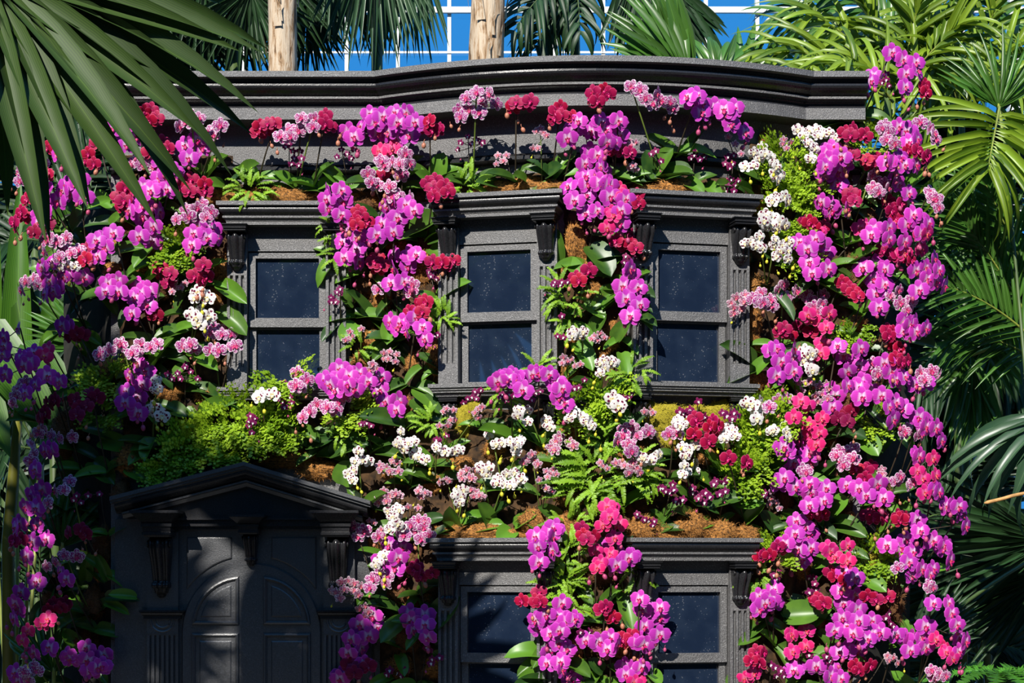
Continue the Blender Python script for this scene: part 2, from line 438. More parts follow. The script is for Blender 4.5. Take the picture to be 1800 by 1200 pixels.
# flower-carrying boards that run back from both ends of the front
def board(name, xa, ya, xb, yb, z1, lab):
    mb = MB(); d = Vector((xb - xa, yb - ya, 0)).normalized(); n = Vector((-d.y, d.x, 0)) * 0.05
    q = [(xa, ya), (xb, yb), (xb + n.x, yb + n.y), (xa + n.x, ya + n.y)]
    mb.add([(x, y, 0) for x, y in q] + [(x, y, z1) for x, y in q], [(0, 1, 5, 4), (1, 2, 6, 5), (2, 3, 7, 6), (3, 0, 4, 7), (4, 5, 6, 7), (3, 2, 1, 0)])
    tag(obj(name, mb.build(name, M_SOIL)), lab, None, None, 'structure')
board('wall_left', WL - 0.36, 0.42, WL + 0.001, 0.02, 3.55, 'dark planting board turning back at the left end')
board('wall_right', WR - 0.001, 0.02, WR + 0.36, 0.42, 3.80, 'dark planting board turning back at the right end')

mb = MB(); mb.box(-14, 14, -16, 14, -0.1, 0.0)
tag(obj('floor', mb.build('floor', M_FLOOR)), 'dark slate glasshouse floor', None, None, 'structure')

# unseen dark walls added behind and beside the viewer to block sky light
mb = MB(); mb.box(-8.3, 8.3, -15.3, -15.0, 0.0, 4.1); mb.box(-8.3, 8.3, -15.3, -15.0, 5.1, 9.0)
for i in range(9): mb.box(-8.2 + 2.03 * i, -7.92 + 2.03 * i, -15.29, -15.01, 4.1, 5.1)      # piers across a gap added so the window panes reflect sky
tag(obj('wall_blocker_back', mb.build('wall_blocker_back', M_BLOCKER)), 'unseen light-blocking wall with an open band, added behind the viewer', None, None, 'structure')
for nm, (x0, x1, y0, y1, h_), lb in (('wall_blocker_west', (-8.3, -8.0, -14.99, 3.0, 7.0), 'unseen light-blocking wall added at the left'), ('wall_blocker_east', (8.0, 8.3, -14.99, 3.0, 7.0), 'unseen light-blocking wall added at the right')):
    mb = MB(); mb.box(x0, x1, y0, y1, 0.0, h_); tag(obj(nm, mb.build(nm, M_BLOCKER)), lb, None, None, 'structure')

# cornice: separate mouldings swept along the front
def zc(py, y=0.0): return CZ + (HZ - py) * S * (D + y) / D
trim = empty('trim_1', (0, 0, 0)); tag(trim, 'black moulded cornice along the top of the house front', None, None, 'structure')
zt = zc(128, -0.2)
def mould(name, parent, prof, x0=WL, x1=WR, mat=None, smooth=False):
    v, f = sweep(plan(24, x0, x1), prof)
    return obj(name, mesh(name, v, f, mat or M_PAINT, smooth), parent)
k = S * (D - 0.2) / D
def zz(py): return zt - (py - 128) * k
def arc(o0, z0, o1, z1, bulge, n=6):
    out = []
    for i in range(n + 1):
        t = i / n; a = t * PI
        out.append((o0 + (o1 - o0) * t + bulge * math.sin(a), z0 + (z1 - z0) * t))
    return out
mould('crown_fascia', trim, [(0, zt), (0.235, zt), (0.235, zz(138)), (0.222, zz(139)), (0, zz(139))])
mould('crown_moulding', trim, [(0, zz(139)), (0.205, zz(139)), (0.200, zz(144))] + arc(0.198, zz(144), 0.155, zz(164), 0.022) + [(0.150, zz(166)), (0, zz(166))], mat=M_GLOSS)
mould('fillet', trim, [(0, zz(166)), (0.162, zz(166)), (0.162, zz(170)), (0, zz(170))])
mould('cove_moulding', trim, [(0, zz(170)), (0.148, zz(170))] + arc(0.146, zz(171), 0.128, zz(181), -0.014) + [(0.132, zz(182)), (0.132, zz(184)), (0, zz(184))], mat=M_GLOSS)
mould('lower_fascia', trim, [(0, zz(184)), (0.135, zz(184)), (0.135, zz(204)), (0, zz(204))])
t2 = empty('trim_2', (0, 0, 0)); tag(t2, 'thin black bead moulding below the frieze', None, None, 'structure')
zb = zc(291)
mould('bead', t2, [(0, zb + 0.006)] + arc(0.0, zb + 0.006, 0.0, zb - 0.010, 0.014) + [(0, zb - 0.012)], mat=M_GLOSS)
mould('ledge', t2, [(0, zb - 0.014), (0.05, zb - 0.016), (0.05, zb - 0.035), (0, zb - 0.05)], mat=M_GLOSS)

# ---- carved scroll bracket
def corbel_mesh(name, w, h, d, mat):
    rows = [(0.00, 0.96, 0.80), (0.04, 1.0, 0.98), (0.12, 1.0, 1.04), (0.22, 0.99, 0.98), (0.32, 0.95, 0.84), (0.45, 0.89, 0.68),
            (0.60, 0.82, 0.54), (0.70, 0.78, 0.47), (0.735, 0.77, 0.42), (0.75, 0.84, 0.56), (0.79, 0.86, 0.64), (0.83, 0.84, 0.58), (0.85, 0.66, 0.46),
            (0.92, 0.58, 0.44), (0.925, 0.45, 0.34), (0.97, 0.40, 0.32), (1.0, 0.22, 0.18)]
    nu = 24; mb = MB(); v = []; f = []
    for (s_, ww, dd) in rows:
        v.append((-w * ww, 0, -h * s_))
        for i in range(nu + 1):
            u = -1 + 2 * i / nu
            lobes = (0.5 + 0.5 * math.cos(2 * PI * u * 1.12)) ** 0.7 if s_ < 0.9 else 1.0
            edge = (1 - abs(u) ** 6)
            v.append((w * ww * u, -d * dd * (0.76 + 0.24 * lobes) * (0.45 + 0.55 * edge), -h * s_))
        v.append((w * ww, 0, -h * s_))
    m = nu + 3
    for r in range(len(rows) - 1):
        for i in range(m - 1): f.append((r * m + i, (r + 1) * m + i, (r + 1) * m + i + 1, r * m + i + 1))
    f.append(tuple(range(m))); f.append(tuple(reversed([(len(rows) - 1) * m + i for i in range(m)])))
    mb.add(v, f)
    for sx in (-1, 1):   # volute buttons at the sides
        mb.sphere((sx * w * 0.99, -d * 0.55, -h * 0.11), (w * 0.12, d * 0.28, h * 0.07), 8, 6)
    return mb.build(name, mat, True)

def cap_mesh(name, w, h, d, mat, flare=1.45):
    mb = MB()
    lv = [(1.0, 0.72), (0.62, 0.80), (0.38, 0.92), (0.18, 1.0)]
    rings = [(0.00, flare), (0.10, flare), (0.12, flare * 0.93), (0.45, 1.16), (0.48, 1.20), (0.60, 1.20), (0.62, 1.10), (0.80, 1.08), (0.82, 1.14), (0.92, 1.14), (0.94, 1.02), (1.0, 1.0)]
    v = []; f = []
    for s_, k_ in rings:
        x = w * k_; y = d * (0.35 + 0.65 * k_)
        v += [(-x, 0, -h * s_), (-x, -y, -h * s_), (x, -y, -h * s_), (x, 0, -h * s_)]
    for r in range(len(rings) - 1):
        for i in range(4): f.append((r * 4 + i, (r + 1) * 4 + i, (r + 1) * 4 + (i + 1) % 4, r * 4 + (i + 1) % 4))
    f.append((0, 1, 2, 3)); f.append(tuple(reversed([(len(rings) - 1) * 4 + i for i in range(4)])))
    mb.add(v, f); return mb.build(name, mat)

def fluted_mesh(name, w, z0, z1, thick, n, fw, mat, zf0, zf1):
    """board with n half-round flutes between heights zf0 and zf1; front is -y"""
    mb = MB(); pitch = 2 * w / (n + 0.6)
    cs = [(-w, False)]; xs = [-w]; dep = [0]
    for i in range(n):
        c = -w + pitch * (i + 0.8)
        for q in range(7):
            a = PI * q / 6; xs.append(c - fw * math.cos(a)); dep.append(fw * 2.2 * math.sin(a) ** 0.6)
    xs.append(w); dep.append(0)
    zs = [(z0, 0), (zf0, 0), (zf0 + fw, 0.8), (zf0 + 2 * fw, 1), (zf1 - 2 * fw, 1), (zf1 - fw, 0.8), (zf1, 0), (z1, 0)]
    v = []; f = []; m = len(xs) + 2
    for z, a in zs:
        v.append((-w, 0, z))
        for x, dd in zip(xs, dep): v.append((x, -thick + dd * a, z))
        v.append((w, 0, z))
    for r in range(len(zs) - 1):
        for i in range(m - 1): f.append((r * m + i, r * m + i + 1, (r + 1) * m + i + 1, (r + 1) * m + i))
    f.append(tuple(reversed(range(m)))); f.append(tuple((len(zs) - 1) * m + i for i in range(m)))
    mb.add(v, f); return mb.build(name, mat)

# ---- sash window unit (heights relative to the glass top)
def window_meshes():
    R = {}
    gw, gt, gb = 0.166, 0.0, -0.668           # glass half width, top, bottom
    mb = MB()                                  # casing: four boards round the sashes
    ow = 0.205
    mb.box(-0.30, -ow, -0.045, 0.06, gb - 0.012, 0.10); mb.box(ow, 0.30, -0.045, 0.06, gb - 0.012, 0.10)
    mb.box(-ow, ow, -0.045, 0.06, 0.036, 0.10); mb.box(-0.30, 0.30, -0.035, 0.06, 0.1001, 0.165)
    R['casing'] = mb.build('casing', M_PAINT)
    def sash(z0, z1, y, bot, top):
        mb = MB(); x = ow - 0.004
        mb.box(-x, -gw, y, y + 0.03, z0, z1); mb.box(gw, x, y, y + 0.03, z0, z1)
        mb.box(-gw, gw, y, y + 0.03, z1 - top, z1); mb.box(-gw, gw, y, y + 0.03, z0, z0 + bot)
        return mb.build('sash', M_PAINT)
    R['sash_up'] = sash(-0.360, 0.030, -0.036, 0.048, 0.030)
    R['sash_low'] = sash(gb - 0.01, -0.3605, -0.012, 0.012, 0.008)
    mb = MB(); mb.box(-gw - 0.004, gw + 0.004, -0.014, -0.008, -0.316, 0.004); R['pane_up'] = mb.build('pane', M_GLASS)
    mb = MB(); mb.box(-gw - 0.004, gw + 0.004, 0.006, 0.012, gb - 0.004, -0.364); R['pane_low'] = mb.build('pane', M_GLASS)
    R['pilaster'] = fluted_mesh('pilaster', 0.052, gb - 0.012, 0.12, 0.030, 3, 0.0082, M_PAINT, gb + 0.09, -0.095)
    R['corbel'] = corbel_mesh('corbel', 0.048, 0.190, 0.085, M_GLOSS)
    R['cap'] = cap_mesh('corbel_cap', 0.050, 0.036, 0.092, M_GLOSS, 1.35)
    p = [(-0.272, 0.05), (-0.272, -0.085), (0.272, -0.085), (0.272, 0.05)]
    def sw(prof, mat):
        v, f = sweep(p, prof); me = mesh('hood', v, f, mat, False); return me
    z1, z0 = 0.275, 0.160
    R['hood_top'] = sw([(-0.03, z1), (0.080, z1), (0.080, z1 - 0.021), (0.072, z1 - 0.024), (-0.03, z1 - 0.024)], M_PAINT)
    R['hood_mid'] = sw([(-0.03, z1 - 0.024), (0.066, z1 - 0.024), (0.064, z1 - 0.030)] + arc(0.064, z1 - 0.030, 0.044, z1 - 0.068, 0.010) + [(0.042, z1 - 0.072), (-0.03, z1 - 0.072)], M_GLOSS)
    R['hood_low'] = sw([(-0.03, z1 - 0.072), (0.052, z1 - 0.072), (0.052, z1 - 0.082), (0.042, z1 - 0.086), (0.034, z1 - 0.100), (0.034, z0), (-0.03, z0)], M_PAINT)
    v, f = sweep([(-0.315, 0.05), (-0.315, -0.05), (0.315, -0.05), (0.315, 0.05)],
                 [(-0.03, gb - 0.012), (0.045, gb - 0.012), (0.045, gb - 0.032), (0.036, gb - 0.034), (0.036, gb - 0.044), (0.028, gb - 0.046)]
                 + [(0.028, gb - 0.056), (0.016, gb - 0.058), (0.010, gb - 0.075), (-0.03, gb - 0.075)])
    R['sill'] = mesh('sill', v, f, M_PAINT, False)
    R['sill_bracket'] = corbel_mesh('sill_bracket', 0.040, 0.13, 0.055, M_GLOSS)
    R['sill_cap'] = cap_mesh('bracket_cap', 0.042, 0.025, 0.06, M_GLOSS, 1.3)
    return R
WM = window_meshes()
def make_window(name, xc, ztop, label):
    a = wall_a(xc); wy = wall_y(xc) - 0.018
    n = Vector((math.sin(a), -math.cos(a), 0))
    o = empty(name, (xc, wy, ztop), a); tag(o, label, None, None, 'structure')
    obj('casing', WM['casing'], o)
    for key in ('hood_top', 'hood_mid', 'hood_low'): obj({'hood_top': 'hood', 'hood_mid': 'hood_moulding', 'hood_low': 'hood_bed_moulding'}[key], WM[key], o)
    for s_, g in (('sash_up', 'pane_up'), ('sash_low', 'pane_low')):
        q = obj('sash', WM[s_], o); obj('pane', WM[g], q)
    for sx in (-1, 1):
        obj('pilaster', WM['pilaster'], o, Matrix.Translation((sx * 0.258, -0.044, 0)))
        c = obj('corbel', WM['corbel'], o, Matrix.Translation((sx * 0.256, -0.072, 0.118)))
        obj('corbel_cap', WM['cap'], c, Matrix.Translation((0, 0, 0.037)))
        b = obj('sill_bracket', WM['sill_bracket'], o, Matrix.Translation((sx * 0.262, -0.0, -0.770)))
        obj('bracket_cap', WM['sill_cap'], b, Matrix.Translation((0, 0, 0.026)))
    obj('sill', WM['sill'], o)
    return o
GT = 3.228
make_window('window_1', -1.178, GT, 'black sash window, upper left, on the flat wall')
make_window('window_2', -0.060, GT, 'black sash window in the middle of the upper storey')
make_window('window_3', 0.900, GT, 'black sash window at the right of the upper storey')
make_window('window_4', -0.060, GT - 1.745, 'black sash window of the lower storey, left of the pair')
make_window('window_5', 0.900, GT - 1.745, 'black sash window of the lower storey, right of the pair')

# ---- doorway with pediment
door = empty('door_1', P(444, 1000) * 1.0); door.location.z = 0.0; tag(door, 'black panelled door under a pediment on scroll brackets', None, None, 'structure')
DX = door.location.x
def dx(px, y=-0.05): return (px - 444) * S * (D + y) / D
def dz(py, y=-0.05): return CZ + (HZ - py) * S * (D + y) / D
Y0 = -0.002
mb = MB(); mb.box(dx(203), dx(655), -0.03, 0.02, 0.0, dz(912)); obj('surround', mb.build('surround', M_DOOR), door)
# raking pediment
pts = [(dx(206), dz(880)), (dx(440), dz(816)), (dx(662), dz(886))]
def rake(name, prof, mat, x0=206, x1=662, yl=873, yr=880, yp=812):
    pp = [Vector((dx(x0, -.2), dz(yl, -.2))), Vector((dx(441, -.2), dz(yp, -.2))), Vector((dx(x1, -.2), dz(yr, -.2)))]
    v = []; m = len(prof)
    for p in pp:
        for (o, dzz) in prof: v.append((p.x, -o, p.y + dzz))
    f = []
    for i in range(2):
        for a in range(m): f.append((i * m + a, (i + 1) * m + a, (i + 1) * m + (a + 1) % m, i * m + (a + 1) % m))
    f.append(tuple(range(m))); f.append(tuple(reversed([2 * m + a for a in range(m)])))
    return obj(name, mesh(name, v, f, mat, False), door)
rake('pediment_fascia', [(-0.02, 0), (0.24, 0), (0.24, -0.020), (0.226, -0.024), (0.226, -0.034), (-0.02, -0.034)], M_DOOR)
rake('pediment_moulding', [(-0.02, -0.0345), (0.212, -0.0345)] + [(o, z) for o, z in arc(0.208, -0.040, 0.165, -0.085, 0.016)] + [(0.160, -0.090), (-0.02, -0.090)], M_GLOSS, 212, 656, 871.5, 878.5)
rake('pediment_fillet', [(-0.02, -0.0905), (0.172, -0.0905), (0.172, -0.100), (0.150, -0.104), (0.140, -0.122), (-0.02, -0.122)], M_DOOR, 222, 646, 869, 875)
mb = MB(); q = [(dx(228), dz(912)), (dx(640), dz(912)), (dx(640), dz(905)), (dx(441), dz(847)), (dx(228), dz(903))]
mb.add([(x, -0.10, z) for x, z in q] + [(x, 0.0, z) for x, z in q], [(0, 1, 2, 3, 4), (9, 8, 7, 6, 5)] + [(i, 5 + i, 5 + (i + 1) % 5, (i + 1) % 5) for i in range(5)])
obj('tympanum', mb.build('tympanum', M_GLOSS), door)
mb = MB(); mb.box(dx(262), dx(628), -0.125, 0, dz(914), dz(911)); mb.box(dx(262), dx(628), -0.100, 0, dz(925), dz(914.1)); mb.box(dx(262), dx(628), -0.075, 0, dz(930), dz(925.1))
obj('entablature', mb.build('entablature', M_GLOSS), door)
CB = corbel_mesh('bracket', 0.058, 0.315, 0.135, M_GLOSS); CC = cap_mesh('bracket_cap', 0.066, 0.135, 0.145, M_GLOSS, 1.9)
KB = corbel_mesh('keystone', 0.038, 0.165, 0.10, M_GLOSS); KC = cap_mesh('keystone_cap', 0.046, 0.098, 0.11, M_GLOSS, 2.05)
for px in (286, 599):
    b = obj('bracket', CB, door, Matrix.Translation((dx(px, -.15), -0.045, dz(944, -.15)))); obj('bracket_cap', CC, b, Matrix.Translation((0, 0, 0.136)))
b = obj('keystone', KB, door, Matrix.Translation((dx(444, -.12), -0.04, dz(939, -.12)))); obj('keystone_cap', KC, b, Matrix.Translation((0, 0, 0.099)))
PF = fluted_mesh('pilaster', 0.082, 0.0, dz(935), 0.034, 6, 0.0055, M_DOOR, 0.2, dz(1116))
PFN = fluted_mesh('pilaster', 0.10, 0.0, dz(935), 0.034, 6, 0.0055, M_DOOR, 0.2, dz(1116))
mb = MB(); v, f = sweep([(-0.085, 0.0), (-0.085, -0.034), (0.085, -0.034), (0.085, 0.0)], [(-0.01, dz(1072)), (0.032, dz(1072)), (0.032, dz(1075)), (0.024, dz(1077)), (0.022, dz(1080)), (0.012, dz(1082)), (0.012, dz(1087)), (-0.01, dz(1087))])
mb.add(v, f); CAPM = mb.build('capital', M_GLOSS)
def ring_mesh():
    mb = MB()
    for r in (0.062, 0.040):
        mb.tube([(r * math.cos(a), -0.034, dz(1089) + r * math.sin(a)) for a in [PI + PI * i / 14 for i in range(15)]], 0.006, 6)
    mb.box(-0.084, 0.084, -0.037, -0.034, dz(1114), dz(1112.5))
    return mb.build('rosette_ring', M_DOOR)
RM = ring_mesh()
for px in (289, 599):
    pl = obj('pilaster', PF, door, Matrix.Translation((dx(px), -0.029, 0)))
    obj('capital', CAPM, pl); obj('rosette_ring', RM, pl)
# door leaf with arched top
ac, ar = (dx(444), dz(1112)), 0.366
arch = [(dx(444) + ar * math.cos(a), dz(1112) + ar * math.sin(a)) for a in [PI * i / 28 for i in range(29)]]
lv = [(ac[0] + ar, 0.0)] + arch + [(ac[0] - ar, 0.0)]
lv = [(ac[0] - ar, 0.0), (ac[0] + ar, 0.0)] + arch
leaf = obj('door_leaf', panel_mesh(lv, [(0, -0.028), (0.0, -0.038), (0.006, -0.044)], 'door_leaf', M_DOOR), door)
RG = [(0, -0.043), (0.004, -0.056), (0.012, -0.058), (0.020, -0.050), (0.026, -0.030), (0.036, -0.030), (0.042, -0.046), (0.048, -0.050)]
def quarter(sx):
    def at_(d):
        x0, z0, r = dx(465) + d, dz(1098) + d, 0.262 - d
        cx_, cz_ = dx(465) - 0.012, dz(1098) - 0.006
        a0 = math.asin((z0 - cz_) / r); a1 = math.acos((x0 - cx_) / r)
        p = [(x0, z0)] + [(cx_ + r * math.cos(a), cz_ + r * math.sin(a)) for a in [a0 + (a1 - a0) * i / 14 for i in range(15)]]
        return p if sx > 0 else [(-x, z) for x, z in reversed(p)]
    return at_
def rectp(sx, x0, x1, z0, z1):
    p = [(x0, z0), (x1, z0), (x1, z1), (x0, z1)]
    return p if sx > 0 else [(-x, z) for x, z in reversed(p)]
for sx in (-1, 1):
    obj('panel', panel_mesh(quarter(sx), RG, 'panel', M_DOOR), leaf)
    obj('panel', panel_mesh(rectp(sx, dx(465), dx(549), dz(1260), dz(1112)), RG, 'panel', M_DOOR), leaf)
    obj('panel', panel_mesh(rectp(sx, dx(465), dx(549), 0.15, dz(1275)), RG, 'panel', M_DOOR), leaf)
    sp = [(dx(479), dz(984)), (dx(479), dz(944)), (dx(558), dz(944)), (dx(558), dz(1036))]
    cx, cz_, r2 = 0.0, dz(1115), 0.0
    r2 = math.hypot(dx(558), dz(1036) - cz_); a0 = math.atan2(dz(1036) - cz_, dx(558)); a1 = math.acos(dx(479) / r2)
    sp = [(dx(479), dz(944))] + [(r2 * math.cos(a), cz_ + r2 * math.sin(a)) for a in [a1 + (a0 - a1) * i / 10 for i in range(11)]] + [(dx(558), dz(944))]
    if sx < 0: sp = [(-x, z) for x, z in reversed(sp)]
    obj('spandrel_panel', panel_mesh(sp, [(0, -0.028), (0.001, -0.037), (0.006, -0.040)], 'spandrel_panel', M_DOOR), door)

# ------------------------------------------------------------ glasshouse wall behind
YG = 7.5
gh = empty('window_6', (0, YG, 0)); tag(gh, 'white-framed glasshouse wall with blue panes behind the palms', None, None, 'structure')
kg = S * (D + YG) / D
def gx(px): return (px - 900) * kg
def gz(py): return CZ + (HZ - py) * kg
vb = [-560 + 90 * i for i in range(32)]
hb = [-240, -50, 22, 95, 240, 385, 530, 675, 820, 1000]
mb = MB(); mb.box(-0.018, 0.018, -0.05, 0.05, 0.0, gz(-240)); VB = mb.build('mullion', M_WHITE)
mb = MB(); mb.box(-0.055, 0.055, -0.10, 0.10, 0.0, gz(-240)); VBB = mb.build('post', M_WHITE)
mb = MB(); mb.box(gx(vb[0]), gx(vb[-1]), -0.09, -0.0505, -0.028, 0.028); HB = mb.build('rail', M_WHITE)
mb = MB(); mb.box(gx(vb[0]), gx(vb[-1]), -0.06, -0.0505, -0.010, 0.010); HT = mb.build('glazing_bar', M_WHITE)
for i, px in enumerate(vb):
    big = (i % 9 == 8)
    obj('post' if big else 'mullion', VBB if big else VB, gh, Matrix.Translation((gx(px), 0, 0)))
for py in hb:
    big = py in (22, 530)
    obj('rail' if big else 'glazing_bar', HB if big else HT, gh, Matrix.Translation((0, 0, gz(py))))
mb = MB(); mb.box(-0.5, 0.5, -0.004, 0.004, -0.5, 0.5); PM = mb.build('pane', M_PANE)
ze = [gz(p) for p in hb]
for i in range(len(vb) - 1):
    for j in range(len(ze) - 1):
        w_, h_ = gx(vb[i + 1]) - gx(vb[i]), ze[j] - ze[j + 1]
        if ze[j + 1] < 0.05: continue
        obj('pane', PM, gh, Matrix.Translation(((gx(vb[i]) + gx(vb[i + 1])) / 2, 0.02, (ze[j] + ze[j + 1]) / 2)) @ Matrix.Diagonal((w_ - 0.03, 1, h_ - 0.012, 1)))
# ------------------------------------------------------------ orchid parts
def petal(mb, ang, ln, wd, y0, curl, cup, kid=0.0, nu=8, nv=6):
    dxv, dzv = math.cos(ang), math.sin(ang); pxv, pzv = -dzv, dxv
    def fn(u, v):
        w_ = wd * max(0.0, 1 - abs(2 * u ** 0.92 - 1) ** 2.3) ** 0.5
        t = v * 2 - 1
        a = 0.03 + ln * u * (1 - kid * t * t * u)
        x = dxv * a + pxv * w_ * t; z = dzv * a + pzv * w_ * t
        return (x, y0 - curl * math.sin(u * 2.2) + cup * t * t * w_ + 0.16 * u * u * ln * (1 if curl < 0 else 0.5), z)
    mb.grid(fn, nu, nv)

def flower_mesh(kind, seed):
    r_ = random.Random(seed); mb = MB()
    j = lambda s: r_.uniform(-s, s)
    if kind in 'mrdk':
        wp, ws = 0.265, 0.165
    elif kind == 's': wp, ws = 0.25, 0.165
    elif kind == 'w': wp, ws = 0.25, 0.18
    else: wp, ws = 0.20, 0.15
    petal(mb, PI / 2 + j(.06), 0.44, ws, 0.02, 0.03 + j(.02), -0.10)
    petal(mb, -PI / 2 + 0.72 + j(.1), 0.45, ws, 0.025, 0.02 + j(.03), -0.10)
    petal(mb, -PI / 2 - 0.72 + j(.1), 0.45, ws, 0.025, 0.02 + j(.03), -0.10)
    petal(mb, 0.12 + j(.08), 0.49, wp, -0.012, 0.05 + j(.03), 0.12, 0.08)
    petal(mb, PI - 0.12 + j(.08), 0.49, wp, -0.016, 0.05 + j(.03), 0.12, 0.08)
    return mb.build('flower', PETAL[kind], True, True)

def lip_mesh(kind):
    mb = MB(); big = 1.0 if kind in 'mrdks' else 1.25
    mb.sphere((0, -0.06, 0.015), (0.035 * big, 0.06, 0.035 * big), 7, 5)             # column
    def mid(u, v):
        w_ = 0.085 * big * math.sin(PI * (0.15 + 0.8 * u)); t = v * 2 - 1
        return (w_ * t, -0.06 - 0.16 * u + 0.10 * t * t * 0.5 + 0.08 * u * u, -0.02 - 0.21 * u * big)
    mb.grid(mid, 5, 4)
    for sx in (-1, 1):
        def lob(u, v, sx=sx):
            w_ = 0.05 * big * math.sin(PI * (0.1 + 0.85 * u)); t = v * 2 - 1
            return (sx * (0.02 + 0.10 * u * big), -0.07 - 0.09 * u, -0.05 + 0.03 * u + w_ * t)
        mb.grid(lob, 4, 3)
    return mb.build('lip', LIPM[kind], True)

FM = {k_: [flower_mesh(k_, 11 * i + ord(k_)) for i in range(4)] for k_ in 'mrdkswpt'}
LM = {k_: lip_mesh(k_) for k_ in 'mrdkswpt'}
def bud_mesh(mat):
    mb = MB(); mb.sphere((0, 0, 0), (0.38, 0.36, 0.5), 8, 6); mb.tube([(0, 0, 0.48), (0.02, 0.02, 0.8), (0.12, 0.1, 1.05)], [0.10, 0.06, 0.06], 4)
    return mb.build('bud', mat, True)
BM = {k_: bud_mesh(BUDM[k_]) for k_ in 'mrdkswpt'}

def oleaf_mesh(bend, fold, wv, seed):
    mb = MB(); r_ = random.Random(seed)
    def fn(u, v):
        t = v * 2 - 1
        w_ = 0.5 * max(0.0, 1 - abs(2 * u ** 0.80 - 1) ** 2.4) ** 0.5
        w_ = max(w_, 0.20 * (1 - u))
        a = bend * u
        x = math.sin(a) / bend if bend > 1e-3 else u
        z = -(1 - math.cos(a)) / bend if bend > 1e-3 else 0
        return (x, w_ * t, z + fold * abs(t) ** 1.3 * w_ + wv * math.sin(6 * u + seed) * t * 0.3)
    mb.grid(fn, 10, 6)
    return mb.build('leaf', M_OLEAF, True, True)
OLM = [oleaf_mesh(0.5, 0.30, 0.05, 1), oleaf_mesh(0.95, 0.25, 0.05, 2), oleaf_mesh(1.4, 0.35, 0.04, 3), oleaf_mesh(0.25, 0.40, 0.06, 4)]

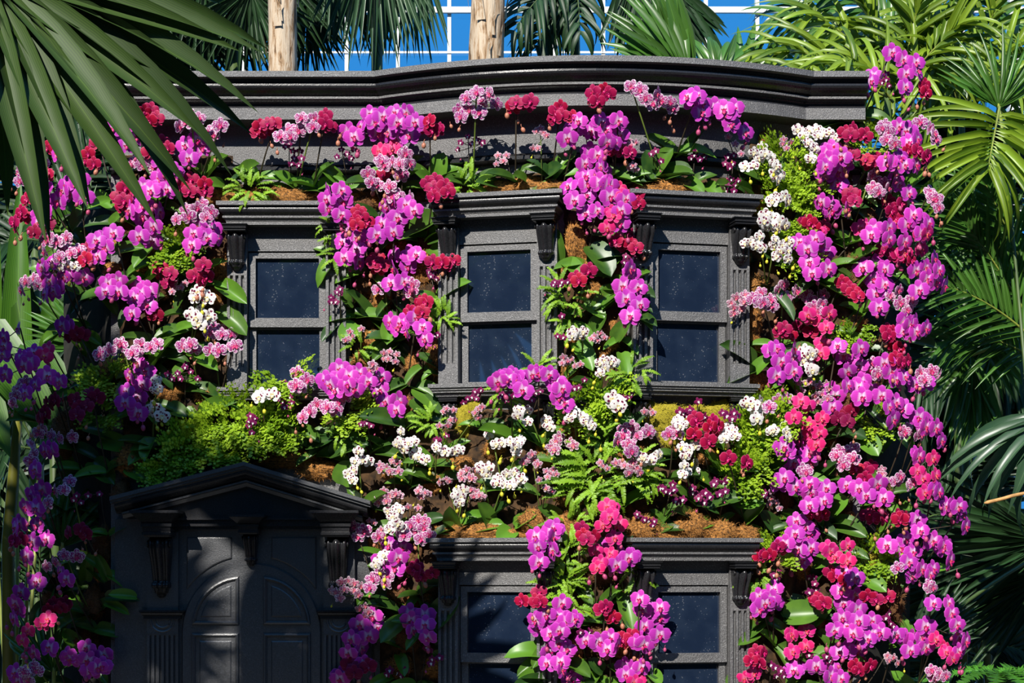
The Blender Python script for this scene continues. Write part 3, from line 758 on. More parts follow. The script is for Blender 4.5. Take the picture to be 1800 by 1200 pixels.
# ------------------------------------------------------------ where the blooms are: crop origin, then spikes (kind, bloom positions at 4x)
DATA = """
#0,0
m 400,1000 450,940 470,1040 410,1080 465,780
r 270,1080 330,1040 420,900
s 180,1140 240,1160 300,1150
r 1060,770 1100,830 1010,790 940,800 1050,850
m 870,930 960,960 890,1020 800,900 960,870 730,960
r 1080,1040 1140,1000 1050,1060 1180,1040
s 1000,1150 1080,1170 960,1130
m 1190,1170 1120,1130
s 1310,860 1260,890 1380,910 1340,820 1400,830
s 1550,880 1500,950 1470,930
m 1300,1020 1390,980 1420,1040 1330,1110
r 640,1030 690,1010 620,1080 660,1150 590,1130
#450,0
r 80,870 30,890 130,870 70,920 10,930
s 230,910 170,960 320,830 300,920 240,960
p 210,1030 260,1060 310,1060 270,1110 320,1110 250,1150 300,1160 230,1010
s 410,830 400,890 340,850
r 490,810 490,870 520,890 460,840
p 600,1050 640,1080 690,1050 670,1110 570,1100
m 740,890 690,960 840,860 855,930 800,800 890,820 650,930
m 1000,860 930,930 990,980 1080,950 1120,860 1060,790 980,790
r 1220,850 1240,910 1290,910 1200,900
k 920,1060 960,1040 870,1060
s 1050,1080 960,1140 1080,1150 900,1160 1010,1150 880,1130
s 1480,690 1550,650 1590,720 1640,660 1430,770 1500,770 1570,790 1690,730 1440,820
p 1440,1000 1490,960 1520,1010 1590,1000 1420,1050 1550,980
t 1700,1090 1760,1090 1690,1150 1740,1130
#900,0
r 30,720 130,710 10,750 110,740
r 350,810 310,790 340,750 430,820 300,830
r 600,710 650,630 550,690 680,660 570,650
s 840,610 900,630 940,690 1020,660 1050,710 1110,720 1130,760 990,730
m 1270,720 1330,790 1300,670 1240,680 1340,730 @1150,1110
m 1430,750 1510,800 1540,870 1560,760 1640,930 1490,770 @1220,1090
t 170,920 220,930 240,950 150,1040 180,1040 200,900
m 440,900 390,970 470,850
m 660,910 560,920 670,1000 750,850 760,950 630,860 720,1000
t 820,990 870,1000 800,1010 840,1020
p 540,960 580,970 520,940
m 600,1090 510,1150 630,1170 550,1060
r 770,1060 830,1070 720,1060 700,1040
p 980,1080 1050,1130 1010,1060
p 1280,1090 1350,1100 1260,1110 1320,1120 1290,1070
t 850,1160 830,1180 870,1190
p 1520,1100 1560,1090 1500,1150 1550,1150 1530,1180
t 1520,960 1570,1010 1610,1080
w 1700,1070 1760,1030 1740,1110 1700,1160 1640,1170 1780,1080
#1350,0
m 870,370 950,420 970,520 965,610 1040,440 1050,500 @650,850
m 740,530 720,570
p 830,560 850,600 830,520 800,580
r 1110,650 1100,600
w 210,910 250,950 290,920 340,910 390,940 350,950 470,970 430,930
w 310,1020 280,1000 330,1040 300,1110
t 110,980 160,1000 130,1040 100,1010
m 420,1080 420,1130 520,1100 540,1160 400,1170 440,1050
r 500,1060 590,1090 470,1050
r 600,910 580,950 680,950 540,930
s 820,880 840,930 800,900 830,980 890,1010 860,960
m 980,920 990,1000 920,890 1050,980
s 1070,860 1140,900 1170,940 1180,980
r 1050,1060 1110,1110 980,1060 1130,1090
r 690,1120 760,1120 720,1150 780,1130
m 930,1110 960,1160 840,1140 1040,1160 890,1130
w 40,1140 60,1170 20,1100
#0,300
s 140,70 130,20 180,30
r 250,30 290,20 330,30
m 320,110 290,80 470,100 530,90 440,140 560,60 590,180 500,160
m 330,200 290,240 290,310 330,280 270,370 410,210
r 190,200 150,290 170,320 100,360 110,410
d 310,400 240,430 340,370
m 1060,140 1010,110 1090,130 1180,130 1180,40 1130,50 1220,10
r 830,180 870,210 860,250 880,120 910,100
m 1010,240 920,190 1000,320 910,280 1120,290 1080,390 1070,490 980,460 940,150
r 1340,60 1330,140 1270,110 1440,90 1440,140
s 1310,270 1390,260 1330,320 1240,340 1480,290 1420,230 1450,330
m 1360,440 1390,390 1460,470 1490,410 1350,520 1520,470
s 330,490 310,570 400,500 470,470 350,460
s 440,560 500,580 550,560 480,550 420,610
w 480,660 420,680 530,670
m 740,460 680,490 800,440 740,540 690,600
r 610,550 580,600 630,590 600,620
m 370,640 300,680
s 180,780 240,760 270,800 150,840 300,760
m 450,750 400,820 380,850 320,870 590,750 480,720 350,780
r 1120,720 1200,720 1180,780 1130,680
t 1240,780 1270,820 1220,820 1300,790 1210,850
r 1370,740 1450,740 1420,770 1430,660
w1.3 1370,890 1460,890 1390,850
w1.3 1350,1010 1380,1030 1410,990 1470,1020 1400,1070
m 740,850 830,770 840,850 760,790
m 970,810 1050,840 950,890 1040,940 990,860 930,1000
d 1080,1000 1100,1010
m 130,1110 30,1170
d 540,1140 500,1160 580,1150
m 480,1080 440,1090
s 1480,1140 1560,1150 1500,1100 1620,1150 1600,1110
#450,300
s 810,80 850,100 940,110 1020,30 790,20
r 890,30 960,10
m 510,150 500,200 510,260 610,220 600,310 600,140
r 720,290 700,350 780,360 710,380 740,320
m 920,250 970,210 1060,240 1000,330 890,370 850,450 970,430 1110,280
s 1000,170 960,180 1090,190
r 1260,70 1240,120 1330,110 1250,180 1350,150 1210,90
m 620,420 610,500 710,470 710,550 620,610 720,640 760,480
r 850,610 830,640 880,660 860,680
m 970,590 1090,590 970,690 1070,670 950,790 1040,780 1130,590
s 900,790 1090,850 860,830 1100,800
r 1240,640 1310,640 1340,660 1390,630
p 1230,740 1250,720 1220,710 1270,760
p 590,830 570,850 530,890 560,920 590,860 530,920
r 1160,930 1080,990 1170,990 1190,920
m 1020,1070 1130,1030 1060,1140 1170,1100 1000,1100 1190,1180 950,1060
t 660,1130 740,1110 650,1180 680,1160 630,1190
p 1260,1160 1280,1150 1240,1180
#900,300
m 400,110 520,40 530,90 620,80 530,170 440,210 600,280 520,300 680,100 690,180 640,10
k 750,130 790,180 700,290 670,400 720,310
r 850,180 890,230 880,170
m 800,200 770,280 760,370
r 790,520 850,460 870,540 830,510 730,490
p 800,600 850,610 790,640 830,640
m 830,690 840,720 780,810 890,820 800,900 900,940 830,1020 @770,1190
r 540,700 450,750 470,770
p 300,780 340,800 390,780 350,780 290,800
w 430,1130 500,1130 420,1160 480,1160
t 580,1160 620,1140 600,1190 650,1170 560,1180
p 350,1020 320,1160 360,1170
w1.25 1780,310 1770,350 1790,380
w 1680,500 1640,510 1720,530 1760,540 1740,460
t1.35 1580,890 1640,870 1560,960 1610,970 1540,930 1630,920 1560,1000
s 1720,880 1750,860 1740,920 1690,900 1770,930
p 1540,60 1520,110 1570,100 1510,140 1560,140 1590,70
#1350,300
w 60,40 40,10 100,30 70,70
m 400,20 490,10 420,-20
s 750,70 730,30 820,90 780,150 740,120 850,120
m 920,100 990,160 900,60
s 1140,150 1180,200 1200,260 1160,190
r 580,160 570,200 620,180 610,210
m 560,270 430,240 450,280 380,220 490,90
r 850,220 910,260 870,280 940,230 900,330
m 1020,310 1130,370 980,370 1080,440 1060,330
k 900,350 1060,450 1120,440
w1.25 60,190 120,180 140,210 30,210
w1.25 30,330 90,360 60,390 20,380 120,380
w 50,480 40,520 100,520 150,500 60,600 140,560 140,620 90,560
r 290,360 260,360 320,380 390,390
k 360,440 330,430
m 220,500 280,550 380,510 410,570 290,640 310,720 420,690 330,480
k 650,400 680,390
m 740,410 850,400 850,480 960,500 720,450
r 820,560 780,560 900,590 930,600 1010,630 1060,560
k 900,600 960,580 1080,550
m 670,680 750,650 740,760 830,690 760,860 780,960 820,800
m 1040,700 1110,680 1120,760 1170,620 1200,700 1180,780 1240,810 1060,840 1110,830
s 920,840 930,930 980,980 1010,910 860,880
r 600,850 570,830 630,880 520,780
s 110,800 130,890 200,850 80,840 20,910 30,950
s 300,910 320,960 390,870 270,870 350,990 380,930
k 310,1040 410,1100 430,1000 280,1010
r 110,1110 160,1150 220,1090 300,1130 80,1130
m 1000,1080 1030,1070 960,1060 1110,1110 950,1130 1040,1130
r 880,1130 850,1160 920,1120 840,1120
#0,600
s 770,60 700,90 850,20
s 960,70 1060,40 990,20 930,80 1100,20
s 1290,30 1370,50 1340,20
s 1480,60 1540,60 1640,30 1660,30
m 1020,210 970,150 1000,300 910,250 970,390 970,500 880,430 890,350
w 1100,270 1090,340 1110,330
w1.4 1080,470 1140,520 1110,500
p 1180,230 1250,220 1270,260 1310,160 1340,210 1390,260 1210,260 1300,180
m 250,300 330,240 420,280 180,360
m 30,30 20,90 150,110 210,140 240,80 170,170 40,230
k 340,50 310,100
s 110,380 90,430 180,290 120,340
d 390,410 440,400 340,440 320,500 280,540
d 640,370 610,450 680,390 560,460 530,410 540,510
s 270,640 220,720 240,790 220,840 300,620
s 420,680 510,670 360,660
m 360,760 250,900 320,770
m 230,1080 300,1040 250,1110 180,1160 250,1170
s 390,1050 340,1130 450,1040 490,980
p 540,1080 620,1080 700,1070 570,1130 520,1110
#450,600
w1.3 40,370 120,370 20,390
p 200,380 240,390 190,420 200,460 250,430 170,400 200,290
s 280,310 360,270 290,220 310,330
m 490,270 590,190 580,260 650,240 560,340 690,330 720,220 790,280 880,250 520,300 640,300
s 430,440 380,490 330,530 500,460 580,430 630,380 560,480
t1.4 820,160 800,200 850,190
t 900,80 950,90 990,90 900,120 980,140 940,70 930,120
m 890,360 910,420 1000,420 920,490 990,480 870,340
p 760,580 810,590 780,570 740,580
p -40,520 -20,570 -50,590 -10,540 -30,640 -50,560
w 1020,630 1010,700 1070,710 1110,700 990,720 1040,750
w 1130,770 1190,830 1150,810 1110,800
w 720,770 750,830 700,840 690,900 680,970 790,840 650,930
t1.3 870,870 960,840 940,910 1000,910 880,900 920,890 990,850
t 1340,470 1390,480 1320,490 1370,550 1400,550 1350,590 1290,590
p 1490,400 1540,350 1580,340 1520,390 1550,400 1460,430 1560,370
t 1570,470 1540,500 1590,460 1560,530
p 1720,390 1780,370 1760,410 1730,370
m 1700,280 1770,260 1790,240 1720,260
w 1640,650 1690,720 1650,620 1730,710 1790,700
w 1290,760 1400,770 1270,740 1330,770 1430,760
p 1290,690 1340,660 1270,690
t1.3 1440,930 1500,950 1540,900 1520,960 1450,960 1480,900
w 1590,900 1620,930 1580,880 1640,880
w 1700,960 1760,930 1750,1000 1690,990 1790,1010
w 1420,1050 1440,1090 1430,1130 1410,1080 1460,1040
t1.2 1540,1050 1570,1080 1530,1090 1590,1090 1510,1040
t1.3 900,1050 950,1080 870,1090 920,1120 980,1070 860,1130 1010,1080 930,1080
t 1140,1050 1190,1060 1160,1090 1210,1070 1150,1030
t 1290,980 1340,970 1300,990 1360,980
w 1010,1180 990,1170 930,1190
t 1070,1160 1140,1170
#900,600
m 10,270 80,340 140,230 190,220 260,230 310,290 350,330 330,390 370,430 30,250
p 200,350 140,410 170,360 10,380
w 50,480 110,480 110,560 40,520
t 360,110 420,120 440,170 350,150 390,140 480,160
w 620,150 660,180 720,150 620,220 700,140 650,130
w1.5 730,430 710,400 750,450
p 510,270 470,320 440,330
p 770,380 820,390 800,400 840,370
w 250,580 240,550 270,600
w 420,510 500,530 550,560 440,490 560,590 400,540 520,560
t 940,500 970,470 990,500 930,490
t1.6 310,700 280,740 410,710 330,670 430,730 300,760
w 40,710 20,740 60,690 30,770
t1.3 100,830 160,830 180,860 140,790 80,850
t 240,910 270,930 290,900 310,930 190,970 250,950
w 20,920 40,980 70,960 10,990
t 250,1040 280,1050 240,1030
s 790,620 840,600 880,660 820,720 740,700 840,770 950,620 780,660 960,640
t1.3 760,860 820,880 880,890 850,850 790,870 900,920 820,920 730,850
w 930,820 1020,800 950,840 1040,790 980,830 910,810
t 640,870 620,850 670,890
w 1160,570 1200,580 1170,550 1180,590
s 1100,650 1140,620 1160,650
r 1300,570 1280,650 1390,600 1410,640 1450,600 1380,700 1290,540 1410,560
p1.3 1250,480 1200,500 1270,500 1310,420 1350,530 1230,520 1180,490
p1.3 1480,500 1540,470 1560,500 1510,520 1550,540 1580,520
w 1480,620 1550,620 1500,650 1530,600 1450,670 1570,660 1490,680
w 1200,740 1220,800 1240,760 1290,730
w 1210,870 1200,930 1230,920
w 1290,850 1285,910
r 1520,820 1650,850
w1.3 1690,440 1740,430 1720,500 1780,470 1650,430 1720,540
p1.2 1040,1030 1130,1000 1140,1040 1110,1060 1080,1050 1060,1030 1170,1130 1200,1110 1150,1120
p1.2 1270,1030 1240,1000 1270,1060 1330,1080 1310,1100 1360,1060 1390,1090 1300,1080 1350,1130
p1.2 1430,980 1490,990 1420,1000 1510,970 1460,1070 1500,1050
k 670,1160 700,1170
p 1780,1060 1790,1090 1770,1080
#1350,600
m 60,50 180,50 180,110 90,140 180,210 60,240 20,60
w1.2 280,90 310,80 260,60 300,180 310,200 250,130
m 490,30 650,50 530,100 640,170 560,210 560,310 660,280 640,320
s 770,230 720,170 710,200 800,190 740,150
r 900,120 920,50 880,30 980,140 940,150
m 870,210 900,270 960,250 820,150
s 1070,220 1150,210 1200,240 1100,270
m 1040,300 1110,290
k 380,10 370,80
t1.3 210,290 280,290 320,320 360,310 330,380 380,370 300,280 410,300 430,330 350,420 420,400 230,350
m 450,340 450,460 470,380
s 70,410 10,460 130,400
k 240,470 180,530 280,450 280,580 380,540 300,650 360,640 340,720 230,420
d 550,510 490,540 590,480 560,560
m 660,390 800,380 850,460 880,550 950,470 900,430 720,350
m 1090,560 1060,530 1180,610 1220,700 1110,600
s 960,640 1050,660 980,620 1080,650
w 40,620 120,590 150,670 20,630 130,630
m 110,740 220,680 270,750 290,790 130,780
s 500,770 600,750 500,830 600,820 530,870 560,780 480,800
s 270,920 300,840 250,900
m 180,850 110,960 190,1020 290,1000 300,1060 410,1030 290,1150 390,1120 80,1000
r 690,910 680,960 720,880 620,890
m 560,1010 640,1030 690,1080 770,1000 810,1100 720,1030
t1.3 800,930 820,970 800,900
s 900,980 990,1010 930,950 1020,990
m 1060,810 1040,790
k 1050,910 1090,960 1100,1060 1160,820 1180,940
m 1200,1060 1170,1040
m 1250,1160 1340,1160 1290,1150
t 30,1050 20,1100 60,1130 10,1140 80,1170
#0,900
m 140,80 260,90 110,110
r 100,200 150,190
m 230,210 330,190 190,310
d 570,120 480,140 600,150
s 390,350 450,300 540,310 330,380
m 430,420 470,470
m 260,490 150,560 110,640 100,750 130,680
d 430,670 460,640 340,690 380,640
k 340,750 300,780 200,830 160,900
m 350,950 240,990
m 500,1030 480,1010
m 610,950 730,1000 620,1040 640,1110 720,1080 690,1090
s 260,1110 170,1120 240,1080 200,1180
m 110,1130 130,1190
#450,900
s 760,130 720,170 690,100 860,170
w 960,90 1000,80 940,120 1020,100 990,30 960,30
s 1090,90 1140,60 1180,110 1120,130 1040,160 1020,150 1160,190 1220,160 1190,60
m 940,230 1030,250 1000,320 980,390 880,340
w 860,340 840,370 900,300 930,310
r 1140,420 1110,400 1160,450 1240,430 1130,380
s 820,470 870,450 910,500 800,530 930,450 860,440
t1.3 600,490 650,480 620,540 690,550 740,520 560,560 590,600 540,550 720,580 690,500
t1.2 730,680 770,660 790,700 820,670 870,740 760,730
m 820,730 730,790 850,810 790,870 740,960 670,890 760,1060 650,990
d 690,1130 650,1070 790,1080 700,1100
m 590,1170 600,1150
m 1080,710 1090,760 1190,720 1190,790 1100,830 1210,880
p1.2 1220,970 1200,950 1240,1030 1290,1020 1230,1060
p1.2 940,1110 1000,1130 1050,1110 920,1140 1020,1150
t 800,60 830,70 880,120
#900,900
m 170,170 280,130 290,180 290,270 180,240 190,350 300,110
r 490,110 500,160 570,170 530,190
k 640,90 750,80 700,10 690,30 720,180
k 590,270 600,390 660,340 690,290 620,350
m 720,280 740,370 820,320 850,310 700,230
p 890,30 930,50 960,60 990,90 880,10 1000,60
r 70,620 170,620 200,630 190,560
m 240,720 170,760 190,810 330,730 350,640 440,750 270,850 340,830 390,760
m 330,920 260,980 390,960 340,1050 350,1110 250,1060
p1.2 500,860 540,840 480,840 460,880
r 630,680 710,740 660,660
m 900,610 920,680 930,800 1040,670 1040,740 1040,860 960,700
m 520,900 610,910 670,960 740,930 690,880
r 780,890 840,870 830,920 750,900
m 900,900 880,910 930,930
m 790,1080 830,1110 910,1090 800,1140
k 860,1190 880,1180
m 440,1190 420,1180
r 1770,300 1740,310
m 1740,590 1740,680 1780,640
r 1720,980 1680,1040 1770,990 1740,1060
k 1640,1170 1700,1130
#1350,900
m 200,60 190,150 290,150 220,260 300,250 240,330 120,220 260,100
r 70,240 90,260 10,300
k 440,270 470,310 560,230 560,340 420,250
r 440,420 470,440 560,480 540,470
m 610,460 540,420
m 40,540 50,640 20,610
p1.2 320,460 290,560 330,500 290,460 340,540
p1.2 70,420 60,470 40,440
r 360,620 390,640 340,610
m 510,550 530,640 620,590 630,680 520,740 640,760 470,830 560,800
r 730,570 760,610 840,590 700,590
m 740,850 700,890 730,760 790,840 600,850
p1.2 830,740 860,780 850,710 880,800
m 900,860 1000,890 1000,970 1080,880 1110,950 960,880
m 840,230 930,250 990,350 1010,450 1140,440 1020,280 970,190 1080,400 1160,400
s 1130,520 1160,530 910,390
m 1130,210 1160,200 1230,250 1280,340 1240,230
m 1160,640 1270,640 1290,710 1330,790
m 1110,800 1340,880 1390,910 1340,980
k 1180,890 1240,960 1250,980 1300,1030
m 500,980 630,960 550,970
r 630,1050 640,1110 720,1080 610,1080
k 170,870 270,940 170,980 160,850 270,830
m 200,1080 340,1080 440,1150 510,1170 180,1110 440,1090
p1.2 50,1090 90,1110 20,1070 110,1150 60,1150
p1.2 410,1010 430,1040 290,1000
t1.2 840,1010 880,1020 850,1040 910,1060
s 1150,1110 1210,1140 1250,1150 1180,1170 1160,1150
r 700,20 740,40 790,30 820,40
r 930,50 960,40 910,30
m 1050,50 1070,130 1350,20 1370,10 1390,100
r 320,10 380,20
"""
SPIKES = []
for line in DATA.strip().splitlines():
    if line[0] == '#': OX, OY = map(float, line[1:].split(',')); continue
    tk = line.split(); base = None; fl = []
    for w_ in tk[1:]:
        b_ = w_[0] == '@'; x, y = map(float, w_.lstrip('@').split(','))
        q = (OX + x / 4, OY + y / 4)
        if b_: base = q
        else: fl.append(q)
    SPIKES.append(dict(k=tk[0][0], s=float(tk[0][1:] or 1), fl=fl, base=base))

SIZE = dict(m=38.5, r=31, d=31, k=33, s=29, w=22.5, p=13.5, t=15)      # bloom width in photo pixels
VEG = [(60, 270, 390, 690), (40, 640, 190, 1230), (200, 690, 600, 800), (385, 312, 1330, 348), (600, 390, 770, 720), (992, 420, 1100, 700),
       (1318, 250, 1600, 1230), (610, 730, 1320, 940), (660, 920, 770, 1230), (955, 1000, 1115, 1230), (1480, 210, 1620, 1230)]
def to_veg(x, y):
    best = None
    for (a, b, c, d) in VEG:
        qx, qy = min(max(x, a), c), min(max(y, b), d)
        dd = abs(qx - x) * 1.3 + abs(qy - y)
        if best is None or dd < best[0]: best = (dd, qx, qy)
    return best[1], best[2]
def surf_y(px):
    """depth of the planted surface seen at photo column px"""
    x = (px - 900) * S * 0.985
    if px < 195: return min(0.42, 0.02 + (195 - px) * S * 1.0)
    if px > 1512: return min(0.42, 0.02 + (px - 1512) * S * 1.0)
    return wall_y(x)
def front_y(px):
    x = (px - 900) * S * 0.97
    if px < 195 or px > 1512: return 0.02
    return wall_y(x)
# ------------------------------------------------------------ labels that single each plant out
ZONES = [
    ('under the fan palm leaf at the top left', 0, 0, 250, 330), ('against the straight left frieze', 250, 0, 580, 330),
    ('against the left of the bowed frieze', 580, 0, 880, 330), ('against the middle of the bowed frieze', 880, 0, 1130, 330),
    ('against the right of the bowed frieze', 1130, 0, 1400, 330), ('beyond the right end of the cornice', 1400, 0, 1800, 330),
    ('on the far left edge beside the palms', 0, 330, 160, 640), ('left of the upper left window', 160, 330, 440, 480),
    ("beside the upper left window's lower half", 160, 480, 440, 640), ('right of the upper left window', 440, 330, 660, 620),
    ('left of the upper middle window', 660, 330, 880, 620), ('between the upper middle and right windows', 880, 330, 1160, 620),
    ('right of the upper right window', 1160, 330, 1420, 480), ("beside the upper right window's lower half", 1160, 480, 1420, 640),
    ('high on the right edge', 1420, 330, 1800, 480), ('halfway up the right edge', 1420, 480, 1800, 640),
    ('in the shade left of the pediment', 0, 640, 200, 900), ("above the pediment's left slope", 200, 620, 440, 900),
    ("above the pediment's right slope", 440, 600, 640, 900), ('below the upper middle window, left side', 640, 600, 800, 740),
    ("at the upper middle window's sill", 800, 600, 1000, 740), ('between the sills of the upper windows', 1000, 600, 1150, 740),
    ('on the mossy bank beside the pediment end', 560, 740, 760, 900), ('on the mossy bank under the middle window', 760, 740, 960, 940),
    ('on the mossy bank among the bright ferns', 960, 740, 1150, 900), ('under the sill of the upper right window', 1150, 640, 1340, 940),
    ('on the right flank level with the sills', 1340, 640, 1500, 760), ('on the right flank below the sills', 1340, 760, 1500, 900),
    ('on the right edge level with the sills', 1500, 640, 1800, 760), ('on the right edge below the sills', 1500, 760, 1800, 900),
    ('in deep shade left of the door', 0, 900, 240, 1300), ('between the door and the lower windows', 240, 880, 830, 1300),
    ('between the two lower windows', 830, 880, 1220, 1300), ('right of the lower right window', 1220, 880, 1480, 1040),
    ('at the bottom, right of the lower windows', 1220, 1040, 1480, 1300), ('on the right edge level with the lower hoods', 1480, 900, 1800, 1040),
    ('at the bottom right corner', 1480, 1040, 1800, 1300)]
ORD = ['first', 'second', 'third', 'fourth', 'fifth', 'sixth', 'seventh', 'eighth', 'ninth', 'tenth', 'eleventh', 'twelfth', 'thirteenth', 'fourteenth', 'fifteenth', 'sixteenth', 'seventeenth', 'eighteenth', 'nineteenth', 'twentieth']
REG = {}
def zone_of(x, y):
    for z in ZONES:
        if z[1] <= x < z[3] and z[2] <= y < z[4]: return z[0]
    return min(ZONES, key=lambda z: abs((z[1] + z[3]) / 2 - x) + abs((z[2] + z[4]) / 2 - y))[0]
def register(o, phrase, x, y):
    REG.setdefault((phrase, zone_of(x, y)), []).append((x, y, o))
def finish_labels():
    for (ph, z), lst in REG.items():
        lst.sort(key=lambda t: t[0])
        for i, (x, y, o) in enumerate(lst):
            if len(lst) == 1: o['label'] = f'{ph} {z}'
            elif i == 0: o['label'] = f'leftmost {ph} {z}'
            elif i == len(lst) - 1: o['label'] = f'rightmost {ph} {z}'
            else: o['label'] = f'{ORD[i]}-from-left {ph} {z}'
CNAME = dict(m='magenta', r='crimson', d='dark crimson', k='hot pink', s='purple-spotted', w='burgundy-blotched white', p='small burgundy', t='small freckled pink')

# ------------------------------------------------------------ orchid plants
# ferns: m maidenhair / f sword fern, photo position, half width and height, fronds
FERNS = """m 430,735 80 45 40;m 340,790 70 40 34;m 480,755 45 40 22;m 395,770 60 35 26;m 610,710 26 40 14;m 500,665 26 20 10;m 1375,285 30 30 14;m 1385,380 36 40 20;m 1375,340 30 26 12;m 1400,440 22 40 12;m 1330,770 40 45 26;m 1345,735 40 30 18;m 1310,830 30 25 12;m 1535,260 34 24 16;m 1420,310 30 30 12;m 1535,735 22 22 10;m 1500,585 14 18 8;m 320,440 30 24 12;m 180,720 26 30 10;m 1530,985 26 26 12;m 1365,960 18 26 8;m 1060,690 26 20 10;m 190,660 26 22 10;m 1365,720 20 26 8;m 300,830 40 14 14;m 1020,720 30 22 10
f 440,335 50 30 22;f 815,325 46 24 16;f 592,395 26 40 10;f 592,440 12 50 7;f 995,520 50 40 16;f 1000,560 26 40 8;f 1060,830 85 60 34;f 1020,870 60 40 18;f 1120,830 60 40 16;f 1060,770 40 40 14;f 1110,660 40 34 16;f 985,1020 40 60 26;f 1000,970 36 40 14;f 775,560 26 30 12;f 1330,1010 34 30 14;f 760,745 40 26 12;f 945,650 30 24 8;f 610,765 26 34 9;f 890,690 34 30 10;f 1000,920 40 30 12;f 630,610 24 20 6;f 1000,1060 50 30 12;f 1120,1010 20 26 6"""
FERN_AT = [(c.split()[0], *map(float, c.split()[1].split(',')), float(c.split()[2]), float(c.split()[3])) for c in FERNS.replace('\n', ';').split(';')]
def bez(pts, n):
    """smooth path through pts (Catmull-Rom)"""
    out = []; p = [Vector(a) for a in pts]; p = [p[0] * 2 - p[1]] + p + [p[-1] * 2 - p[-2]]
    for i in range(1, len(p) - 2):
        for j in range(n):
            t = j / n
            out.append(0.5 * ((2 * p[i]) + (p[i + 1] - p[i - 1]) * t + (2 * p[i - 1] - 5 * p[i] + 4 * p[i + 1] - p[i + 2]) * t * t + (3 * p[i] - p[i - 1] - 3 * p[i + 1] + p[i + 2]) * t ** 3))
    out.append(p[-2]); return out

def add_leaf(parent, off, p, direction, length, width, normal, var):
    M = basis(p - off, direction, normal, (length, width, length))
    return obj('leaf', OLM[var], parent, M)

PLANTS = []
def spike(root, base, sp, r_):
    k_, fl = sp['k'], sp['fl']; small = k_ in 'pt'
    mx = sum(p[0] for p in fl) / len(fl); yb = max(p[1] for p in fl); yt = min(p[1] for p in fl)
    out0 = r_.uniform(0.10, 0.20) if not small else r_.uniform(0.09, 0.14)
    pts = []; order = sorted(fl, key=lambda p: p[1])
    for i, (x, y) in enumerate(fl):
        lower = (y - yt) / max(20.0, yb - yt)
        d_ = out0 + 0.05 * lower + r_.uniform(-0.03, 0.035)
        if any(((x - a) / (rx + 25)) ** 2 + ((y - b_) / (ry + 25)) ** 2 < 1 for _, a, b_, rx, ry in FERN_AT): d_ += 0.075
        if y < 225 and 200 < x < 1520: d_ = max(d_, (0.28 if y < 180 else 0.22) + r_.uniform(0, 0.04))      # clear of the cornice
        yy = front_y(x) - d_
        p = P(x, y, yy)
        size = SIZE[k_] * sp['s'] * S * r_.uniform(0.92, 1.10) * (D + yy) / D
        side = max(-1, min(1, (x - mx) / 45.0))
        edge = -0.5 if x < 130 else (0.5 if x > 1560 else 0)
        yaw = wall_a((x - 900) * S * 0.97) * 0.6 + 0.35 * side + edge + r_.gauss(0, 0.22)
        if r_.random() < 0.07: yaw += r_.choice((-1, 1)) * 0.9
        pitch = r_.gauss(0.12, 0.15); roll = r_.gauss(0, 0.16)
        M = Matrix.Translation(p - base) @ Matrix.Rotation(yaw, 4, 'Z') @ Matrix.Rotation(pitch, 4, 'X') @ Matrix.Rotation(roll, 4, 'Y') @ Matrix.Diagonal((size, size, size, 1))
        o = obj('flower', r_.choice(FM[k_]), root, M)
        obj('lip', LM[k_], o)
        pts.append(p)
    # spike: up from the base, over the top, down behind the blooms
    order = sorted(pts, key=lambda p: -p.z)
    top = order[0]; rel = [Vector((0, 0, 0))]
    mid = (base + top) / 2; n_out = (top.y - base.y)
    rel.append(mid - base + Vector((0, -0.01, 0)))
    back = Vector((0, 0.03, 0))
    rel.append(top - base + back + Vector((0, 0, 0.008)))
    for p in order[1:]:
        rel.append(p - base + back)
    mb = MB(); main = rel[:3]
    mb.tube(bez(main, 6), 0.0042 if not small else 0.0028, 5)
    prev = rel[2]
    if len(rel) > 3:
        ln = [rel[2]]; cur = rel[2]
        for q in rel[3:]:
            node = cur.lerp(q, 0.75) + Vector((0, 0.012, 0)); ln.append(node); cur = node
        path = bez(ln, 3); mb.tube(path, 0.0026 if not small else 0.0018, 4)
        for nd, q in zip(ln[1:], rel[3:]): mb.tube([nd, (nd + q) / 2, q], 0.0018, 4)
        tipn = ln[-1]
    else: tipn = rel[2]
    obj('stem', mb.build('stem', M_STEMG if (k_ == 'w' or (k_ in 'ts' and r_.random() < .4)) else M_STEM, True), root)
    # buds at the tip of the spike
    nb = r_.choice((1, 2, 2, 3)) if k_ == 'w' else (1 if k_ == 't' else r_.choice((1, 2, 2, 3)))
    if small and k_ == 'p': nb = 1
    low = order[-1] - base
    for i in range(nb):
        bs = (0.030 if k_ in 'mkr' else 0.024) * r_.uniform(0.7, 1.15) * (0.6 if small else 1)
        q = low + Vector((r_.uniform(-0.05, 0.05), r_.uniform(-0.01, 0.05), -0.045 - 0.032 * i * r_.uniform(.6, 1.2)))
        M = Matrix.Translation(q) @ Matrix.Rotation(r_.uniform(-.5, .5), 4, 'Y') @ Matrix.Diagonal((bs, bs, bs, 1))
        obj('bud', BM[k_], root, M)
